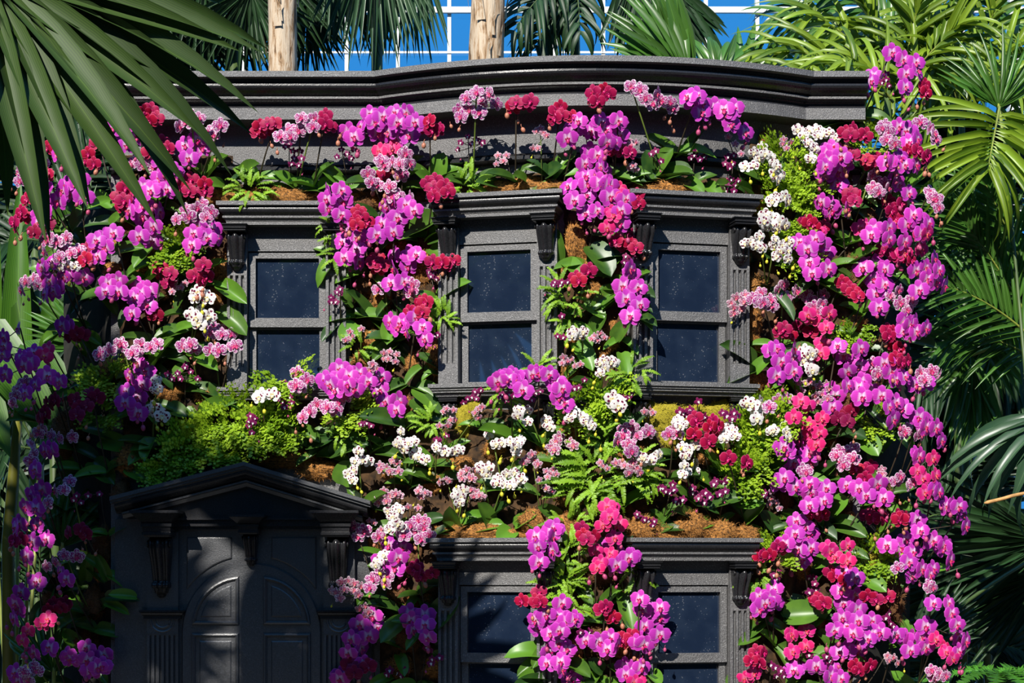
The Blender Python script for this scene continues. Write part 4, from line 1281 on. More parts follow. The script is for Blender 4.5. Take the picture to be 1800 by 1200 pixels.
def orchid(group):
    """one plant: a tuft of leaves and one or more flower spikes"""
    sp = max(group, key=lambda g: len(g['fl'])); k_ = sp['k']; fl = [p for g in group for p in g['fl']]
    r_ = random.Random(int(fl[0][0] * 7 + fl[0][1] * 13))
    mx = sum(p[0] for p in fl) / len(fl); my = sum(p[1] for p in fl) / len(fl); yb = max(p[1] for p in fl)
    small = k_ in 'pt'
    lean = 55 if mx < 250 else (-60 if mx > 1480 else r_.uniform(-22, 22))
    base_px = next((g['base'] for g in group if g['base']), None)
    if base_px: bx, by = base_px
    else:
        drop = r_.uniform(35, 60) if small else (r_.uniform(45, 75) if k_ == 'w' else r_.uniform(65, 115))
        bx, by = to_veg(mx + lean, yb + drop)
        if my < 300 and 330 < mx < 1400: by = r_.uniform(318, 345)
    base = P(bx, by, surf_y(bx) - 0.035)
    root = empty('orchid_plant', base)
    tag(root, None, 'orchid', 'orchids growing on the house front')
    register(root, f'{CNAME[k_]} orchid', mx, my)
    for g in group: spike(root, base, g, r_)
    # leaves
    ledge = by < 352 and 380 < bx < 1400
    nl = r_.randint(2, 4) if not small else r_.randint(1, 3)
    a0 = r_.uniform(-0.5, 0.5)
    for i in range(nl):
        side = 1 if i % 2 else -1
        if ledge or (700 < by < 950 and 600 < bx < 1320): ang = PI / 2 - side * r_.uniform(0.45, 1.45)
        else: ang = PI / 2 - side * r_.uniform(0.6, 2.5)
        L_ = r_.uniform(0.10, 0.17) if small else r_.uniform(0.13, 0.23)
        W_ = L_ * r_.uniform(0.32, 0.46)
        dirv = Vector((math.cos(ang), -r_.uniform(0.25, 0.9), math.sin(ang)))
        nrm = Vector((r_.uniform(-.3, .3), -0.75, 0.65))
        add_leaf(root, base, base + Vector((r_.uniform(-.01, .01), -0.01, r_.uniform(-.01, .01))), dirv, L_, W_, nrm, r_.randint(0, 3))
    PLANTS.append((bx, by, root, base))
    return root
# spikes of one colour that stand close together grow from one plant
GROUPS = [[g] for g in SPIKES]
def gmid(g):
    f_ = [p for q in g for p in q['fl']]; return sum(p[0] for p in f_) / len(f_), sum(p[1] for p in f_) / len(f_)
while len(GROUPS) > 298:
    best = None; mids = [gmid(g) for g in GROUPS]
    for i in range(len(GROUPS)):
        for j in range(i + 1, len(GROUPS)):
            if GROUPS[i][0]['k'] != GROUPS[j][0]['k'] or len(GROUPS[i]) + len(GROUPS[j]) > 3: continue
            dd = math.hypot(mids[i][0] - mids[j][0], mids[i][1] - mids[j][1])
            if best is None or dd < best[0]: best = (dd, i, j)
    _, i, j = best; GROUPS[i] = GROUPS[i] + GROUPS[j]; del GROUPS[j]
for g in GROUPS: orchid(g)


# big leaves that stand out: base -> tip in photo pixels, width
LEAVES = """722,410 772,378 38;752,425 785,410 24;755,437 790,452 30;622,535 602,512 30;628,570 600,592 32;670,562 708,552 24;690,568 680,600 28;755,580 775,545 24
985,460 977,403 18;1036,432 1076,472 40;992,460 1027,482 26;1025,535 1062,550 26;1040,590 1062,552 26;1080,598 1100,565 24;1118,556 1150,562 18;1118,560 1146,570 14
385,500 430,528 28;385,545 430,578 32;312,466 352,480 30;198,447 244,427 24;310,582 336,566 18;195,352 155,358 16;195,400 208,372 20;290,520 240,540 20;330,640 300,660 18
730,680 784,717 40;727,700 772,730 36;713,747 640,722 30;715,748 742,722 26;727,752 757,722 28;540,785 580,770 28;520,790 512,755 22;580,800 638,772 30;660,795 704,796 20;602,852 612,812 38;705,850 720,805 24
175,775 224,782 34;163,812 197,845 34;182,685 217,690 30;295,715 325,725 26;350,730 410,703 26;270,770 252,805 24;222,822 258,840 24;235,665 205,690 20;150,750 200,760 30
1012,602 1042,640 30;1092,620 1105,652 24;1082,722 1112,745 26;1250,885 1300,868 28;1297,880 1340,880 36;1325,640 1273,603 28;1325,652 1282,668 18;1325,655 1350,625 22;1420,690 1440,660 22
1455,755 1522,760 30;1513,768 1543,792 34;1437,842 1467,816 22;1460,900 1484,874 32;1350,825 1380,810 22;1380,780 1360,800 20;1560,770 1530,800 26;1570,885 1600,890 18
715,1088 670,1118 30;765,1098 802,1050 42;765,1135 809,1130 18;670,1060 645,1055 18;745,1030 802,1024 14;700,1150 712,1180 20;760,1150 800,1160 16;690,1190 650,1200 18
1088,932 1108,946 24;1092,1042 1112,1102 34;1125,1035 1155,1028 14;965,1197 908,1198 22;1330,1115 1305,1125 20;1310,1180 1280,1200 26;1000,1165 1035,1185 24;1060,1180 1040,1160 22;1140,1180 1160,1200 22;960,1140 937,1170 20
1377,1085 1440,1075 42;1510,1015 1555,1030 30;1470,925 1520,935 26;1545,935 1577,912 28;1430,990 1455,985 26;1420,1160 1380,1130 24;1370,940 1345,900 24;1590,1110 1570,1130 24
240,1050 195,1040 18;185,1050 238,1048 20;185,1060 222,1072 16;170,1105 208,1110 24;150,1020 155,980 22;150,1090 105,1080 22;190,1020 170,975 18
420,312 450,285 24;395,330 360,322 24;520,330 490,300 22;560,330 600,312 22;600,325 570,290 26;655,335 690,312 22;760,330 740,300 24;770,315 775,270 30;880,330 845,312 22;960,310 985,290 26;925,320 905,305 20
1150,310 1140,265 34;1150,305 1175,260 30;1165,310 1210,290 32;1200,320 1235,330 24;1240,325 1265,340 22;1290,335 1262,320 20;1320,345 1300,320 22;1060,330 1090,345 18
740,920 775,905 22;800,925 790,895 26;830,930 880,915 24;860,925 845,885 28;900,930 880,945 30;905,925 935,900 22;960,930 930,915 22;985,915 950,890 24;1180,915 1150,930 24;1215,910 1190,895 22;1250,915 1230,925 20"""
for chunk in LEAVES.replace('\n', ';').split(';'):
    a, b, w_ = chunk.split(); ax, ay = map(float, a.split(',')); tx, ty = map(float, b.split(',')); w_ = float(w_)
    pl = min(PLANTS, key=lambda q: abs(q[0] - ax) + abs(q[1] - ay))
    rr = random.Random(int(ax * 3 + ay))
    y0 = surf_y(ax) - 0.06; p0 = P(ax, ay, y0); p1 = P(tx, ty, y0 - rr.uniform(0.06, 0.13))
    d_ = p1 - p0
    add_leaf(pl[2], pl[3], p0, d_, d_.length * 1.04, w_ * S * 1.15, Vector((rr.uniform(-.25, .25), -0.85, 0.45)), rr.choice((0, 3, 0)))

# ------------------------------------------------------------ coir root balls and moss
def coir_mesh(seed, mat, strands=650):
    r_ = random.Random(seed); mb = MB(); n, m = 30, 18
    off = Vector((seed * 3.7, seed * 1.3, 0))
    def rad(dv): return 1 + 0.26 * noise.noise(dv * 1.6 + off) + 0.22 * noise.noise(dv * 4.0 + off) + 0.16 * noise.noise(dv * 9 + off)
    v = []; f = []
    for i in range(m + 1):
        th = PI * i / m
        for k_ in range(n):
            ph = 2 * PI * k_ / n
            dv = Vector((math.sin(th) * math.cos(ph), math.sin(th) * math.sin(ph), math.cos(th)))
            v.append(dv * rad(dv))
    for i in range(m):
        for k_ in range(n): f.append((i * n + k_, (i + 1) * n + k_, (i + 1) * n + (k_ + 1) % n, i * n + (k_ + 1) % n))
    mb.add(v, f)
    for i in range(strands):      # loose fibres
        dv = Vector((r_.gauss(0, 1), -abs(r_.gauss(0, 1)), r_.gauss(0, 1))).normalized()
        p = dv * rad(dv) * 0.97; t = Vector((r_.gauss(0, 1), r_.gauss(0, 1), r_.gauss(0, 1))).normalized()
        q1 = p + dv * 0.11 + t * 0.16; q2 = q1 + t * 0.20 - dv * 0.05 + Vector((0, 0, -0.05)); s_ = t.cross(dv).normalized() * 0.013
        mb.add([p - s_, p + s_, q1 + s_, q2, q1 - s_], [(0, 1, 2, 4), (4, 2, 3)])
    return mb.build('moss_clump', mat, True)
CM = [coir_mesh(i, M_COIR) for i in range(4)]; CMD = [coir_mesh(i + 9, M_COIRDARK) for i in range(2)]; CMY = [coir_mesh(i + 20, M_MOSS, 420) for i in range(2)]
CLUMPS = """c 500,348 40 18;c 455,350 36 16;c 395,347 30 16;c 640,352 34 14;c 560,352 34 14;c 875,334 30 16;c 925,328 34 18;c 970,332 26 14;c 850,340 24 12;c 1140,340 30 16;c 1190,334 42 20;c 1240,345 30 14;c 1335,360 20 16
c 1010,430 20 36;c 1025,470 18 16;c 990,480 14 18;c 1045,520 22 22;c 1075,590 16 28;c 1010,590 14 18;c 1000,650 18 26;c 1065,640 16 20;d 1080,470 16 24
c 740,470 22 32;c 700,430 24 16;d 640,500 20 26;c 670,530 22 22;c 660,600 24 22;c 765,540 14 24;c 770,620 22 38;c 715,700 14 30;c 640,640 24 24;c 725,640 14 24;d 640,360 22 18;c 755,470 14 20
c 400,475 24 28;c 390,570 16 20;c 215,430 16 14;c 200,475 18 14;c 250,475 22 18;c 275,440 24 16;c 380,520 14 18;d 290,500 26 24;c 200,650 26 18;c 320,610 20 16;c 365,695 24 18;c 300,690 22 16;d 230,400 26 22;c 300,660 18 14
c 310,790 24 20;c 235,810 28 28;c 500,805 54 18;c 560,825 34 18;c 460,795 26 12;d 340,760 24 20;d 215,870 18 24;d 180,960 18 34;c 175,1000 12 20;d 165,1060 22 30;d 150,1130 26 34;d 110,900 26 34;d 100,1050 26 44;d 120,760 30 40
c 845,935 40 16;c 800,938 32 16;c 770,940 22 14;c 900,942 30 12;c 935,915 22 20;c 1000,925 28 22;c 1130,930 30 22;c 1175,940 36 16;c 1215,925 28 24;c 1270,940 30 24;c 1310,942 30 18;c 1250,935 24 18;c 1320,855 24 16;c 1000,760 24 20;c 690,830 20 16;c 810,820 26 20;c 870,790 20 18;c 760,850 24 18;c 960,800 22 22;c 1110,800 26 18;c 1245,800 22 18;c 1000,690 18 16;c 1005,880 22 14
c 1310,455 10 12;c 1328,510 22 24;c 1325,575 14 34;c 1332,670 26 14;c 1335,610 16 16;c 1500,570 22 16;c 1450,870 22 30;c 1455,780 16 24;d 1480,700 26 26;c 1500,950 18 22;c 1510,975 12 18;c 1440,940 18 14;c 1410,1000 16 20;d 1430,1080 22 36;c 1490,915 16 12;c 1490,910 14 12;d 1560,1060 30 50;d 1550,880 28 36;d 1540,640 26 40;c 1320,1080 14 24;c 1318,1130 14 24;c 1322,1050 10 16;d 1380,870 18 24;d 1500,480 26 36;d 1520,400 26 30;c 1345,245 12 14;d 1540,320 28 34
c 740,1055 26 16;c 705,1170 24 22;c 770,1170 24 20;c 665,950 18 22;d 720,1120 26 26;c 790,1150 12 18;c 1010,1150 16 30;c 1105,1140 26 20;d 1050,1120 26 26;c 980,1100 16 14;d 720,980 24 30;d 1060,1010 26 20;d 700,1040 22 22
y 1160,735 40 28;y 1215,745 42 30;y 1265,730 32 24;y 1180,770 30 18;y 815,740 18 34;y 1530,985 18 20;y 835,715 14 14;y 1135,745 20 30"""
for chunk in CLUMPS.replace('\n', ';').split(';'):
    kd, c, rx, rz = chunk.split(); px, py = map(float, c.split(',')); rx, rz = float(rx) * S, float(rz) * S
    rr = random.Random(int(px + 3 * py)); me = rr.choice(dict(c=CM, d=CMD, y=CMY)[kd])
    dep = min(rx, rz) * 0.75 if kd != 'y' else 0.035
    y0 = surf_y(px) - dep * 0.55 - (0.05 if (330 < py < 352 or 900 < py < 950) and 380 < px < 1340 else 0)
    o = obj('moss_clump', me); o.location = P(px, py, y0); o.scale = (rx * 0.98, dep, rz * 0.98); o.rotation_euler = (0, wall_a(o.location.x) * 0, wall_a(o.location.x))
    tag(o, None, 'moss', 'clumps of moss and coir round the roots')
    register(o, dict(c='brown coir clump', d='dark brown coir clump', y='yellow-green moss pad')[kd], px, py)

# coir planting mats fixed to the front behind the plants
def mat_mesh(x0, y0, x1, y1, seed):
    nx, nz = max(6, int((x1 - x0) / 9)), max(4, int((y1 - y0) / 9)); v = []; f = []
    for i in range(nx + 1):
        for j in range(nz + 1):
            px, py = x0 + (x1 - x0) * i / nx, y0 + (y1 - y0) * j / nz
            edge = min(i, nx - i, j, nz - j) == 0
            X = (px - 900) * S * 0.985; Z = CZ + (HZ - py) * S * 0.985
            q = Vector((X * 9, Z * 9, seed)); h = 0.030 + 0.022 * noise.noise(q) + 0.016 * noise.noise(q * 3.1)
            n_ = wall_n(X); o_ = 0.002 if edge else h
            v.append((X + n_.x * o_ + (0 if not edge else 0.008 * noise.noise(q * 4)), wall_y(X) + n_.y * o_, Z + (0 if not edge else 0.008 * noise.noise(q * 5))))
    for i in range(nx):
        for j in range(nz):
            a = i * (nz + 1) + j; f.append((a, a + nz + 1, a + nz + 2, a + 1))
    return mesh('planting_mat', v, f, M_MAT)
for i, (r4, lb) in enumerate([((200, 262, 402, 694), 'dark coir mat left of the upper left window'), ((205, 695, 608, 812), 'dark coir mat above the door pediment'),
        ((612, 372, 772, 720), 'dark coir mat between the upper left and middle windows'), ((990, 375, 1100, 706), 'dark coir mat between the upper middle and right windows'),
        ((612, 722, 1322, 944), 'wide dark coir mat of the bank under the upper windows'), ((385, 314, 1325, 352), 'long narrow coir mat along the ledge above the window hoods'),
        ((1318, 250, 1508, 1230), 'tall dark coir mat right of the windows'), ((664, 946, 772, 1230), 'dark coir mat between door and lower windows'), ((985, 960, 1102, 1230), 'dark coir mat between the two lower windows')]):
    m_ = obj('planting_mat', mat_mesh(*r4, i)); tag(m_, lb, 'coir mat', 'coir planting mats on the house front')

# ------------------------------------------------------------ ferns
def fern_frond_mesh(seed, mat, n=20, pw=0.15, bend=1.3, name='frond'):
    r_ = random.Random(seed); mb = MB(); pts = []
    for i in range(n + 1):
        a = bend * i / n; pts.append(Vector((math.sin(a) / bend, 0, -(1 - math.cos(a)) / bend)))
    mb.tube(pts, [0.010 * (1 - 0.8 * i / n) for i in range(n + 1)], 4, False)
    for i in range(1, n + 1):
        u = i / n; t = (pts[i] - pts[i - 1]).normalized(); up = Vector((0, 1, 0)).cross(t) * -1
        ln = pw * (math.sin(PI * (0.12 + 0.84 * u)) ** 0.7)
        for sx in (-1, 1):
            d_ = (Vector((0, sx, 0)) + t * 0.35).normalized(); p = pts[i]
            wv = t * (0.55 / n); lift = up * r_.uniform(-0.02, 0.03)
            mb.add([p - wv, p + wv, p + d_ * ln * 0.6 + wv * 0.9 + lift, p + d_ * ln + lift * 2, p + d_ * ln * 0.6 - wv * 0.9 + lift], [(0, 1, 2, 4), (4, 2, 3)])
    return mb.build(name, mat, False)
FF = [fern_frond_mesh(1, M_FERN, 22, 0.105, 1.2), fern_frond_mesh(2, M_FERN, 24, 0.085, 1.7), fern_frond_mesh(3, M_FERN, 20, 0.115, 0.8)]
TF = [fern_frond_mesh(4, M_TREEFERN, 26, 0.20, 1.0), fern_frond_mesh(5, M_TREEFERN, 26, 0.18, 1.4)]
def maiden_mesh(seed):
    r_ = random.Random(seed); mb = MB()
    for b in range(5):
        a = r_.uniform(-0.9, 0.9); ln = r_.uniform(0.6, 1.0); pts = []
        for i in range(6):
            u = i / 5; pts.append(Vector((u * ln * math.cos(a), u * ln * math.sin(a), 0.25 * u - 0.55 * u * u * ln)))
        mb.tube(pts, 0.006, 3, False)
        for i in range(15):
            u = r_.uniform(0.25, 1.05); k_ = min(4, int(u * 5)); p = pts[k_].lerp(pts[min(5, k_ + 1)], u * 5 - k_) + Vector((r_.gauss(0, .05), r_.gauss(0, .09), r_.gauss(0, .05)))
            s_ = r_.uniform(0.10, 0.16); an = r_.uniform(0, 6.28); x = Vector((math.cos(an), math.sin(an), r_.uniform(-.4, .2))); y = Vector((-math.sin(an), math.cos(an), r_.uniform(-.4, .4)))
            mb.add([p, p + x * s_ * .7 - y * s_ * .55, p + x * s_ - y * s_ * .15, p + x * s_ + y * s_ * .15, p + x * s_ * .7 + y * s_ * .55], [(0, 1, 2, 3, 4)])
    return mb.build('frond', M_MAIDEN, False)
MF = [maiden_mesh(i) for i in range(4)]

def fern(px, py, rx, ry, n, kind, seed, lift=0.09):
    r_ = random.Random(seed); y0 = surf_y(px) - lift; c = P(px, py, y0)
    name, cat = ('maidenhair_fern', 'fern') if kind == 'm' else ('sword_fern', 'fern')
    root = empty(name, c); tag(root, None, cat, 'maidenhair ferns among the orchids' if kind == 'm' else 'bright sword ferns among the orchids')
    register(root, 'lime maidenhair fern' if kind == 'm' else 'bright green sword fern', px, py)
    for i in range(n):
        a = r_.uniform(0, 2 * PI); q = math.sqrt(r_.random())
        if kind == 'm':
            p = Vector((math.cos(a) * q * rx * S * 0.8, -r_.uniform(0, 0.05), math.sin(a) * q * ry * S * 0.8))
            d_ = Vector((math.cos(a), -0.7, math.sin(a) * 0.7 + 0.1)); L_ = r_.uniform(0.09, 0.15)
            obj('frond', r_.choice(MF), root, basis(p, d_, Vector((0, -0.8, 0.6)), (L_, L_, L_)))
        else:
            c0 = Vector((math.cos(a) * q * rx * S * 0.55, -r_.uniform(0, .04), math.sin(a) * q * ry * S * 0.55)); a2 = a + r_.gauss(0, 0.8)
            d_ = Vector((math.cos(a2), -0.6, math.sin(a2) + 0.3)); L_ = min(0.26, max(0.09, (rx + ry) / 2 * S * 0.75)) * r_.uniform(0.75, 1.25)
            obj('frond', r_.choice(FF), root, basis(c0, d_, Vector((0, -0.75, 0.65)), (L_, max(L_, 0.13), L_)))
for i, chunk in enumerate(FERNS.replace('\n', ';').split(';')):
    kd, c, rx, ry, n = chunk.split(); px, py = map(float, c.split(','))
    fern(px, py, float(rx), float(ry), int(int(n) * (1.6 if kd == 'f' else 1)), kd, 100 + i, 0.10 if kd == 'm' else 0.12)
finish_labels()
# ------------------------------------------------------------ palms
_BL = {}
def blade(mat, fan, droop, name='leaflet'):
    key = (mat.name, fan, droop)
    if key in _BL: return _BL[key]
    mb = MB()
    def fn(u, v):
        t = v * 2 - 1
        if fan: w_ = 0.5 * (math.sin(PI * min(1, u * 0.98 + 0.02) ** 0.8) ** 0.85 if u < 1 else 0.0)
        else: w_ = 0.5 * min(1.0, (u / 0.12) ** 0.6 if u > 0 else 0.0) * (1 - u ** 2.4)
        w_ = max(w_, 0.02 * (1 - u))
        a = droop * u ** 1.6
        x = u * math.cos(a * 0.6); z = -u * math.sin(a * 0.6)
        return (x, w_ * t, z + 0.05 * abs(t) * w_ * 2)
    mb.grid(fn, 8, 2)
    _BL[key] = mb.build(name, mat, True, True); return _BL[key]

def add_frond(root, off, p0, p1, sag, n, ll, lw, mat, nrm=(0, -0.7, 0.7), droop=0.5, r0=0.008, seed=0, a0=1.1, a1=0.45, start=0.12, name='frond', jit=0.07):
    r_ = random.Random(seed); p0, p1 = Vector(p0) - off, Vector(p1) - off
    c = (p0 + p1) / 2 + Vector((0, 0, sag)); pts = [(p0 * (1 - t) ** 2 + c * 2 * t * (1 - t) + p1 * t * t) for t in [i / 12 for i in range(13)]]
    mb = MB(); mb.tube(pts, [r0 * (1 - 0.75 * i / 12) for i in range(13)], 5)
    dk = mat in (M_PALMSHADE, M_PALMGREY)
    fr = obj(name, mb.build(name, M_RACHISD if dk else M_RACHIS, True), root)
    nrm = Vector(nrm)
    for i in range(n):
        u = start + (1 - start) * (i + r_.uniform(0, .5)) / n; u = min(u, 1)
        p = p0 * (1 - u) ** 2 + c * 2 * u * (1 - u) + p1 * u * u
        t = ((c - p0) * (1 - u) + (p1 - c) * u).normalized(); side = t.cross(nrm).normalized()
        for sx in (-1, 1):
            an = a0 + (a1 - a0) * u + r_.gauss(0, jit)
            d_ = t * math.cos(an) + side * (sx * math.sin(an)) + nrm * r_.gauss(0.05, 0.03 + jit)
            L_ = ll * (0.55 + 0.9 * math.sin(PI * (0.15 + 0.75 * u))) / 1.4 * r_.uniform(0.9, 1.1)
            obj('leaflet', blade(mat, False, droop * r_.choice((0.6, 1.0, 1.5))), fr, basis(p, d_, nrm, (L_, lw, L_)))
    return fr

def add_fan(root, off, hub, ax, nrm, R, n, spread, lw, mat, stalk=None, droop=0.35, seed=0, name='fan_leaf', cup=0.12, r0=0.012):
    r_ = random.Random(seed); hub = Vector(hub) - off; ax = Vector(ax).normalized(); nrm = Vector(nrm)
    nrm = (nrm - ax * nrm.dot(ax)).normalized(); side = ax.cross(nrm)
    st = (Vector(stalk) - off) if stalk is not None else hub - ax * 0.15
    mb = MB(); mid = (st + hub) / 2 + Vector((0, 0, 0.06 * (st - hub).length)); pts = [(st * (1 - t) ** 2 + mid * 2 * t * (1 - t) + hub * t * t) for t in [i / 8 for i in range(9)]]
    pts.append(hub + ax * R * 0.05)
    mb.tube(pts, r0, 5)
    fr = obj(name, mb.build(name, M_RACHISD if mat in (M_PALMSHADE, M_PALMGREY) else M_RACHIS, True), root)
    for i in range(n):
        an = spread * (-1 + 2 * (i + 0.5) / n) + r_.gauss(0, 0.012)
        d_ = ax * math.cos(an) + side * math.sin(an) + nrm * (cup * r_.uniform(0.5, 1.3))
        L_ = R * (1 - 0.22 * (an / max(spread, 0.01)) ** 2) * r_.uniform(0.9, 1.08)
        tilt = nrm + side * (0.35 if i % 2 else -0.35) * 0.5
        obj('leaflet', blade(mat, True, droop * r_.choice((0.5, 0.8, 1.2))), fr, basis(hub, d_, tilt, (L_, lw, L_)))
    return fr

def palm(name, label, cat, base, group=None):
    root = empty(name, base); tag(root, label, cat, group); return root
def stem(root, off, pts, r, mat=None, name='stem', n=8):
    mb = MB(); mb.tube([Vector(p) - off for p in pts], r, n); return obj(name, mb.build(name, mat or M_RACHISD, True), root)

# --- fan palm standing left of the view; one of its leaves hangs into the picture
CR = Vector((-3.10, -3.3, 3.75)); off = Vector((CR.x - 0.15, CR.y, 0))
pm = palm('fan_palm', 'fan palm hanging a big pleated leaf across the top left corner', 'palm', off)
stem(pm, off, [off, off + Vector((0.02, 0, 1.3)), off + Vector((0.1, 0, 2.7)), CR], [0.12, 0.11, 0.10, 0.09], M_BARK, 'trunk', 12)
hub = P(-30, -50, -3.2)
add_fan(pm, off, hub, (0.78, 0, -0.62), (-0.15, -0.8, 0.55), 1.0, 28, 1.25, 0.105, M_FANFRONT, CR, 0.45, 3, r0=0.012)
rr = random.Random(5)
for i, (a, b_, c) in enumerate([(-0.9, 0.1, 0.3), (-0.4, -0.5, 0.6), (-0.7, 0.0, -0.5), (-0.1, 0.3, 0.9), (-0.8, -0.4, -0.1)]):
    d_ = Vector((a, b_, c)); add_fan(pm, off, CR + d_ * 0.6, d_, (-0.2, -0.6, 0.7), 0.8, 18, 1.5, 0.13, M_FANFRONT, CR, 0.4, 20 + i)

# --- taller fan palm nearer the viewer: its crown throws the dappled shade on the door and the lower left
YS = -5.0; SHX, SHZ = math.tan(SUN_AZ), math.tan(SUN_EL) / math.cos(SUN_AZ)
def shade_at(x, z, y): return Vector((x + y * SHX, y, z - y * SHZ))
CR = shade_at(-1.95, 1.45, YS); off = Vector((CR.x - 0.25, CR.y, 0))
pm = palm('fan_palm', 'tall fan palm at the left whose crown shades the doorway', 'palm', off)
stem(pm, off, [off, off + Vector((0.02, 0, 1.9)), off + Vector((0.15, 0, 4.0)), CR], [0.15, 0.13, 0.12, 0.10], M_BARK, 'trunk', 12)
SH = [(-2.60, 2.35, .58), (-2.65, 1.75, .60), (-2.50, 1.15, .60), (-2.05, 1.95, .42), (-1.95, 1.30, .60), (-1.40, 0.95, .58), (-1.30, 1.62, .52), (-0.98, 1.12, .42), (-1.75, 2.05, .30), (-2.3, 2.65, .40), (-2.0, 0.9, .6)]
for i, (a, z_, R_) in enumerate(SH):
    h = shade_at(a, z_, YS + rr.uniform(-.35, .35)); d_ = h - CR
    if d_.length < 0.3: d_ = Vector((0.2, 0.3, 0.6))
    add_fan(pm, off, h, d_, -SUN_DIR + Vector((rr.uniform(-.25, .25), rr.uniform(-.25, .25), 0.1)), R_, 20, 2.4, R_ * 0.21, M_FANFRONT, CR, 0.3, 40 + i)

# --- two trunks behind the cornice
def trunk(px0, px1, r0, y, label, seed):
    b = P(px0, 1000, y); b.z = 0; root = palm('palm_trunk', label, 'palm', b); r_ = random.Random(seed)
    f = S * (D + y) / D; n, m = 20, 40; v = []; fc = []; zt_ = P(0, -260, y).z
    def ctr(z):
        t = z / P(0, 110, y).z; return (P(px1, 0, y).x - b.x) * max(0, (z - 2.5) / (P(0, 0, y).z - 2.5)) if z > 2.5 else 0.0
    for i in range(m + 1):
        z = zt_ * i / m
        for k_ in range(n):
            a = 2 * PI * k_ / n
            rad_ = r0 * f * (1 + 0.10 * noise.noise(Vector((math.cos(a) * 2, math.sin(a) * 2, z * 1.6 + seed))) + 0.05 * noise.noise(Vector((math.cos(a) * 6, math.sin(a) * 6, z * 5 + seed))))
            v.append((ctr(z) + rad_ * math.cos(a), rad_ * math.sin(a), z))
    for i in range(m):
        for k_ in range(n): fc.append((i * n + k_, i * n + (k_ + 1) % n, (i + 1) * n + (k_ + 1) % n, (i + 1) * n + k_))
    obj('trunk', mesh('trunk', v, fc, M_BARK), root)
    for i in range(9):   # peeling sheath strips
        z = P(0, r_.uniform(-20, 130), y).z; a = r_.uniform(PI, 2 * PI); q = Vector((ctr(z) + r0 * f * math.cos(a) * 1.03, r0 * f * math.sin(a) * 1.03, z))
        tn = Vector((-math.sin(a), math.cos(a), 0)); o_ = Vector((math.cos(a), math.sin(a), 0)); mb = MB()
        h = r_.uniform(0.1, 0.3); w2 = r_.uniform(0.012, 0.03)
        mb.grid(lambda u, t: q + tn * (t - .5) * w2 * 2 * (1 - u) + Vector((0, 0, h * u)) + o_ * (0.01 + 0.05 * u * u), 5, 2)
        obj('sheath_strip', mb.build('sheath_strip', M_BARK, True), root)
    return root
trunk(492, 497, 25, 1.6, 'cream palm trunk rising behind the left cornice', 1)
trunk(836, 858, 30, 1.6, 'thick leaning cream palm trunk behind the bowed cornice', 2)

def bp(name, label, cat, px, y, crown=None, r=0.03, group='palms behind the house front', mat=None):
    """palm rooted on the floor below photo column px, y metres back, with a stem up to crown (px, py)"""
    b = P(px, 1000, y); b.z = 0; root = palm(name, label, cat, b, group)
    if crown:
        c = P(crown[0], crown[1], y); stem(root, b, [b, b.lerp(c, 0.5) + Vector((0.03, 0, 0)), c], [r, r * 0.9, r * 0.7], mat)
    return root, b
def fans(root, b, rows, mat, y, seed, n=22, lw=None, droop=0.35, crown=None, nrm=(0, -0.9, 0.35)):
    for i, (hx, hy, an, R, sp, dy) in enumerate(rows):
        a = math.radians(an); yy = y + dy; f = S * (D + yy) / D; h = P(hx, hy, yy)
        st = P(crown[0], crown[1], y) if crown else None
        l = lw * f if lw else R * f * 2 * sp / n * 0.55
        add_fan(root, b, h, (math.cos(a), rnd.uniform(-.15, .15), math.sin(a)), nrm, R * f, n, sp, l, mat, st, droop, seed + i)
def fronds(root, b, rows, mat, y, seed, n=14, ll=110, lw=12, droop=0.6, nrm=(0, -0.8, 0.6), a0=1.1, a1=0.5, jit=0.07):
    for i, (x0, y0, x1, y1, dy, sg) in enumerate(rows):
        yy = y + dy; f = S * (D + yy) / D
        add_frond(root, b, P(x0, y0, yy), P(x1, y1, yy - 0.25), sg, n, ll * f, lw * f, mat, nrm, droop, 0.009, seed + i, a0, a1, jit=jit)

# --- behind the cornice
r_, b = bp('fan_palm', 'dark fan palm with narrow blades hanging between the two trunks', 'palm', 660, 2.6, (660, -160), 0.05)
fans(r_, b, [(660, -150, -90, 285, 0.55, -.3), (590, -120, -70, 250, 0.5, 0), (720, -140, -95, 270, 0.45, 0.3), (560, -60, -100, 200, 0.6, 0.5)], M_PALMGREY, 2.6, 300, 30, 9, 0.1, (660, -160))
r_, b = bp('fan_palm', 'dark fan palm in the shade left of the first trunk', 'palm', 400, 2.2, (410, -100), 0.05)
fans(r_, b, [(440, -20, -90, 160, 1.2, -.2), (360, -60, -80, 210, 1.0, 0), (280, -60, -90, 220, 0.9, .2), (460, -80, -60, 210, 0.8, .3), (200, -40, -100, 240, 1.0, 0.1), (330, 40, -85, 150, 1.3, .5), (430, 30, -70, 140, 1.3, .6), (250, 60, -90, 130, 1.3, .5), (540, 10, -95, 150, .9, .7)], M_PALMSHADE, 2.2, 310, 24, None, 0.25, (410, -100))
r_, b = bp('fan_palm', 'upright green fan palm leaf above the bowed cornice', 'palm', 1200, 1.2, (1205, 180), 0.03)
fans(r_, b, [(1208, 135, 128, 190, 0.62, 0)], M_PALMMID, 1.2, 320, 15, 20, 0.25, (1205, 180))
fans(r_, b, [(1215, 140, 108, 180, 0.16, 0.1)], M_PALMMID, 1.2, 325, 6, 26, 0.1, (1205, 180))
r_, b = bp('feather_palm', 'dark feather palm drooping right of the second trunk', 'palm', 1010, 2.0, (1010, -60), 0.04)
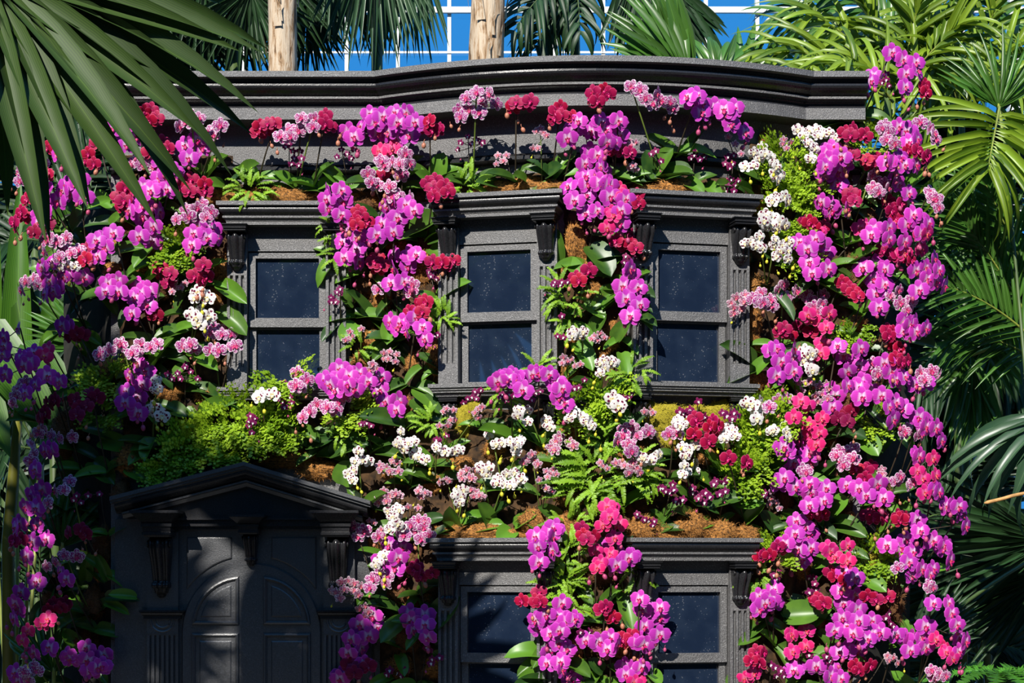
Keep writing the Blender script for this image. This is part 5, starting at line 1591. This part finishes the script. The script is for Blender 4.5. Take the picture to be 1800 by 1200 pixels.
fronds(r_, b, [(1010, -40, 900, 60, 0, .15), (1010, -40, 940, 90, .2, .1), (1010, -60, 1020, 60, .1, .1), (1000, -50, 960, 20, .3, .1)], M_PALMSHADE, 2.0, 330, 14, 90, 11, 0.9)
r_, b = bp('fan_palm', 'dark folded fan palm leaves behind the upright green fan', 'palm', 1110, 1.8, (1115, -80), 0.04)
fans(r_, b, [(1110, -60, -92, 190, 0.35, 0), (1140, -50, -80, 170, 0.3, .2), (1180, -20, -55, 140, 0.5, .2)], M_PALMSHADE, 1.8, 340, 13, 16, 0.15, (1115, -80))
r_, b = bp('broad_palm', 'low dark palm tuft beside the white glazing bar', 'palm', 1250, 1.4, (1262, 150), 0.02)
fans(r_, b, [(1262, 140, 90, 105, 1.2, 0), (1300, 145, 60, 130, 0.7, .2)], M_PALMMID, 1.4, 350, 11, 15, 0.9, (1262, 150))

# --- right: yellow-green feather palms
r_, b = bp('bamboo_palm', 'sunlit yellow-green feather palm above the right end of the cornice', 'palm', 1560, 1.6, (1560, 160), 0.03)
fronds(r_, b, [(1560, 160, 1345, 95, 0, .18), (1560, 170, 1360, 150, -.2, .14), (1570, 150, 1420, 20, .2, .1), (1575, 150, 1500, -30, .3, 0.02), (1580, 160, 1620, -20, .1, 0), (1580, 165, 1700, 40, 0, .1), (1570, 180, 1480, 110, -.4, .1)], M_PALMYEL, 1.6, 400, 13, 160, 12, 1.1, jit=0.32)
r_, b = bp('bamboo_palm', 'yellow-green feather palm in the top right corner', 'palm', 1690, 2.2, (1690, 190), 0.03)
fronds(r_, b, [(1690, 190, 1500, 70, 0, .2), (1690, 190, 1590, 20, .1, .12), (1700, 180, 1760, -20, .2, .05), (1700, 180, 1820, 60, .1, .12), (1690, 190, 1640, 90, -.3, .1), (1690, 200, 1790, 150, -.3, .12), (1690, 190, 1560, 170, -.2, .15)], M_PALMYEL, 2.2, 410, 13, 160, 12, 1.1, jit=0.32)
r_, b = bp('bamboo_palm', 'mid-green palm behind the yellow-green ones at top right', 'palm', 1600, 3.2, (1600, 120), 0.04)
fronds(r_, b, [(1600, 120, 1380, 30, 0, .25), (1600, 110, 1450, -40, 0, .2), (1610, 110, 1700, -30, 0, .2), (1600, 120, 1360, 120, .2, .25), (1610, 120, 1800, 40, 0, .2), (1600, 130, 1700, 140, .2, .2)], M_PALMMID, 3.2, 420, 15, 130, 15, 0.9, jit=0.2)
r_, b = bp('lady_palm', 'lime palm leaf fanned out at the right edge below the corner', 'palm', 1860, 0.7, (1765, 240), 0.012)
fronds(r_, b, [(1757, 188, 1736, 300, -.1, .0)], M_PALMYEL, 0.7, 430, 18, 205, 12, 1.05, (0, -0.95, 0.25), 1.8, 0.35, 0.08)
fans(r_, b, [(1755, 190, 90, 150, 1.15, 0.1)], M_PALMMID, 0.7, 431, 18, 9, 0.3, (1765, 240))
r_, b = bp('feather_palm', 'green feather palm arching in at the right edge beside the blooms', 'palm', 1830, 0.9, (1830, 620), 0.03)
fronds(r_, b, [(1830, 600, 1690, 385, 0, .08), (1830, 600, 1640, 330, .3, .1), (1830, 610, 1650, 500, -.1, .12), (1830, 560, 1720, 300, .2, .1), (1830, 640, 1660, 600, .1, .15), (1830, 480, 1660, 410, .35, .1)], M_PALMMID, 0.9, 440, 18, 115, 9, 0.4, (-0.3, -0.9, 0.3), 0.95, 0.4)
r_, b = bp('fan_palm', 'grey-green fan palm curtain hanging at the right edge', 'palm', 1900, 1.3, (1790, 600), 0.02)
fans(r_, b, [(1705, 625, -90, 190, 0.42, 0), (1740, 600, -140, 150, 0.7, .2), (1700, 560, -60, 180, .7, .3)], M_PALMMID, 1.3, 450, 14, 17, 0.12, (1790, 600))
r_, b = bp('fan_palm', 'glossy drooping palm leaf at the right edge with a dry tendril', 'palm', 1880, 0.3, (1880, 760), 0.03)
fans(r_, b, [(1850, 735, 208, 235, 0.62, 0)], M_PALMGREY, 0.3, 460, 11, 21, 1.3, (1880, 760), (-0.2, -0.75, 0.6))
tb = MB(); tb.tube(bez([P(1830, 862, 0.1) - b, P(1785, 870, 0.05) - b, P(1760, 877, 0.05) - b, P(1730, 884, 0.03) - b], 5), [0.011] * 15 + [0.004], 6)
obj('tendril', tb.build('tendril', M_TENDRIL, True), r_)
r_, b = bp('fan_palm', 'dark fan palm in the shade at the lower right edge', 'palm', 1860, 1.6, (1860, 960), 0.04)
fans(r_, b, [(1840, 950, 180, 270, 0.75, 0), (1840, 1010, 200, 250, 0.7, .2), (1600, 1140, 40, 150, .6, -1.0)], M_PALMSHADE, 1.6, 470, 22, 15, 0.2, (1860, 960))
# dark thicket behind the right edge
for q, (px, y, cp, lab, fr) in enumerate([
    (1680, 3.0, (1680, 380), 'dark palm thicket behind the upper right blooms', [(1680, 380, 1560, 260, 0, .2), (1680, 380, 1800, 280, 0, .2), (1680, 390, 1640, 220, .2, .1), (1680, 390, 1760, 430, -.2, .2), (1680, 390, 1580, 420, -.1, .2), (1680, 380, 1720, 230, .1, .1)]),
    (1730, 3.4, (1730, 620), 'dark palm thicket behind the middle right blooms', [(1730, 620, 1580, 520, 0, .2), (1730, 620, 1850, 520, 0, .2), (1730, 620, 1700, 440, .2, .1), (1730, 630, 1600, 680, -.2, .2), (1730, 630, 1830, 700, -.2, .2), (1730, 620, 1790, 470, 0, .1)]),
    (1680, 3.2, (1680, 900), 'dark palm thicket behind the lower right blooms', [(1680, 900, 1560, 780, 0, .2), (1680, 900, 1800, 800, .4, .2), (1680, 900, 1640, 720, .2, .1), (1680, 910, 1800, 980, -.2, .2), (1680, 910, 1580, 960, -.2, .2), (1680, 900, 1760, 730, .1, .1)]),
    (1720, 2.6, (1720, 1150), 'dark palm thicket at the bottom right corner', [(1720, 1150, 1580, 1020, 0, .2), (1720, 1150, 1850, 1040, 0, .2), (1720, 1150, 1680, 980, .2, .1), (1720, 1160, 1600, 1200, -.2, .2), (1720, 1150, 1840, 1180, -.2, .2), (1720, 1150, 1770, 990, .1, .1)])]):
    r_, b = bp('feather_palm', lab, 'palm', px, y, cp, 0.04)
    fronds(r_, b, fr, M_PALMSHADE, y, 500 + 10 * q, 20, 150, 13, 0.5)
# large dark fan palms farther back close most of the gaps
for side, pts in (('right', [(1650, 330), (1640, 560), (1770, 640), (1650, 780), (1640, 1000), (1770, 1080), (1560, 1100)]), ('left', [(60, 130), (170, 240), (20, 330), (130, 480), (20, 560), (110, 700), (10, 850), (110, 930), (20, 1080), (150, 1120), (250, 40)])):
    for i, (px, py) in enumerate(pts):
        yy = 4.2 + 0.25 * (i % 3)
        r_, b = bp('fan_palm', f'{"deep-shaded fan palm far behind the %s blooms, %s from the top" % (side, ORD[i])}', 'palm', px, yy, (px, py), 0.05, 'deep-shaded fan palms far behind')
        fans(r_, b, [(px, py - 20, 100, 150, 1.6, 0), (px - 20, py, 190, 160, 1.2, .1), (px + 20, py, -20, 160, 1.2, .15), (px, py + 20, -95, 150, 1.3, .05)], M_PALMSHADE, yy, 800 + 40 * i + (400 if side == 'left' else 0), 15, 26, 0.4, (px, py))
# tree ferns at the bottom right
def ground_fern(px, py, y, R, n, label, seed):
    r_ = random.Random(seed); b = P(px, 1000, y); b.z = 0; c = P(px, py, y); root = palm('tree_fern', label, 'fern', b, 'tree ferns at the lower right'); f = S * (D + y) / D
    stem(root, b, [b, c], [0.05, 0.03], M_COIRDARK, 'trunk')
    for i in range(n):
        a = 2 * PI * i / n + r_.uniform(-.2, .2); L_ = R * f * r_.uniform(.8, 1.1)
        obj('frond', r_.choice(TF), root, basis(c - b, (math.cos(a), math.sin(a) * 0.9 - 0.3, 0.35), (0, -0.3, 1), (L_, L_, L_)))
ground_fern(1755, 1185, 0.6, 110, 12, 'bright tree fern at the bottom right corner', 1)
ground_fern(1600, 1200, 0.55, 80, 10, 'tree fern under the lowest right blooms', 2)

# --- left: shaded foliage behind the left blooms
r_, b = bp('strap_leaf_plant', 'tall broad green strap leaves at the left edge', 'plant', 30, 0.9)
for i, (x0, y0, x1, y1, w_) in enumerate([(30, 760, 32, 300, 60), (75, 760, 100, 380, 40), (-20, 760, -10, 330, 50), (60, 720, 20, 470, 44)]):
    p0 = P(x0, y0, 0.9); p1 = P(x1, y1, 0.85); d_ = p1 - p0
    obj('leaf', blade(M_BROADLEAF, False, 0.1), r_, basis(p0 - b, d_, (0.15, -1, 0.1), (d_.length, w_ * S * 1.1, d_.length)))
    stem(r_, b, [b, p0], 0.012, M_RACHIS, 'stalk', 5)
r_, b = bp('banana_plant', 'wide banana leaf with a yellowing edge at the left', 'plant', -40, 0.55)
for i, (x0, y0, x1, y1, w_) in enumerate([(-60, 560, 150, 810, 105), (-70, 640, 20, 780, 90), (40, 600, 150, 700, 60)]):
    p0 = P(x0, y0, 0.5); p1 = P(x1, y1, 0.25); d_ = p1 - p0
    obj('leaf', blade(M_BROADLEAF, False, 0.35), r_, basis(p0 - b, d_, (0.25, -0.8, 0.55), (d_.length, w_ * S, d_.length)))
stem(r_, b, [b, P(-40, 800, 0.5), P(-60, 560, 0.5)], [0.05, 0.04, 0.02], M_RACHIS, 'stalk')
r_, b = bp('cane_plant', 'yellow-green cane stem at the lower left edge', 'plant', 18, 0.5)
stem(r_, b, [b, P(14, 950, 0.5), P(24, 830, 0.5), P(32, 720, 0.5)], [0.04, 0.036, 0.032, 0.025], plain('cane_yellow', (0.13, 0.13, 0.012), 0.5, 4.0, 0.3), 'cane')
fans(r_, b, [(32, 720, 70, 130, 1.3, 0)], M_PALMSHADE, 0.5, 600, 9, 20, 0.8)
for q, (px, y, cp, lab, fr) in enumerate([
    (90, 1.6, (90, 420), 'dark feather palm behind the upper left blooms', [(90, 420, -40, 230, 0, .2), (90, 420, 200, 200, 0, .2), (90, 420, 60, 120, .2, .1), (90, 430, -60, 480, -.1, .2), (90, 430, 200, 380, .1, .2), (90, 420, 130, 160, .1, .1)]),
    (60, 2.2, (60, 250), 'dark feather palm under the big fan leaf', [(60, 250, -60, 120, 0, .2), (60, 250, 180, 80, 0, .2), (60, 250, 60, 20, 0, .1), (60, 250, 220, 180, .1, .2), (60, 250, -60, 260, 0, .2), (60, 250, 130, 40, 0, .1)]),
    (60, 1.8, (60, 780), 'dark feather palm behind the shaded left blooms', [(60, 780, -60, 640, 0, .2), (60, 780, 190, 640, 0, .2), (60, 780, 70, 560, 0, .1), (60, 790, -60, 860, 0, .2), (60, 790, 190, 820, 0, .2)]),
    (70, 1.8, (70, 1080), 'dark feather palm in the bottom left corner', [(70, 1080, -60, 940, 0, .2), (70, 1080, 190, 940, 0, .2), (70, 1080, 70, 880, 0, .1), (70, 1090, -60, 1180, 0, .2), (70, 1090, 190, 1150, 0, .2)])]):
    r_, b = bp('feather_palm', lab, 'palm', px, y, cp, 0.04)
    fronds(r_, b, fr, M_PALMSHADE, y, 620 + 10 * q, 20, 140, 13, 0.5)
r_, b = bp('fan_palm', 'half-lit fan palm leaf among the left blooms', 'palm', 150, 0.75, (160, 640), 0.02)
fans(r_, b, [(165, 610, 140, 130, 0.9, 0), (140, 440, 110, 150, .7, .2)], M_PALMMID, 0.75, 660, 18, 12, 0.2, (160, 640))
r_, b = bp('grassy_plant', 'tuft of narrow strap leaves in the shade at lower left', 'plant', 110, 0.1)
fans(r_, b, [(110, 960, 90, 150, 1.3, 0), (95, 1180, 90, 170, 1.2, 0)], M_PALMMID, 0.1, 670, 14, 9, 1.4)

# --- palms behind the camera, seen only as reflections in the panes
for i, (x, y, z) in enumerate([(-2.2, -12.5, 3.4), (0.9, -13.0, 3.5), (3.4, -12.0, 3.2)]):
    b = Vector((x, y, 0)); c = Vector((x, y, z))
    r_ = palm('fan_palm', ['fan palm across the path facing the door', 'fan palm across the path facing the middle windows', 'fan palm across the path facing the right flank'][i], 'palm', b)
    stem(r_, b, [b, c], [0.09, 0.07], M_BARK, 'trunk')
    for j in range(8):
        a = 2 * PI * j / 8 + i; d_ = Vector((math.cos(a), 0.3 * math.sin(3 * a), math.sin(a) * 0.8 + 0.25))
        add_fan(r_, b, c + d_ * 0.7, d_, (0, 1, 0.3), 0.75, 20, 1.6, 0.10, M_PALMMID, c, 0.4, 700 + 10 * i + j)
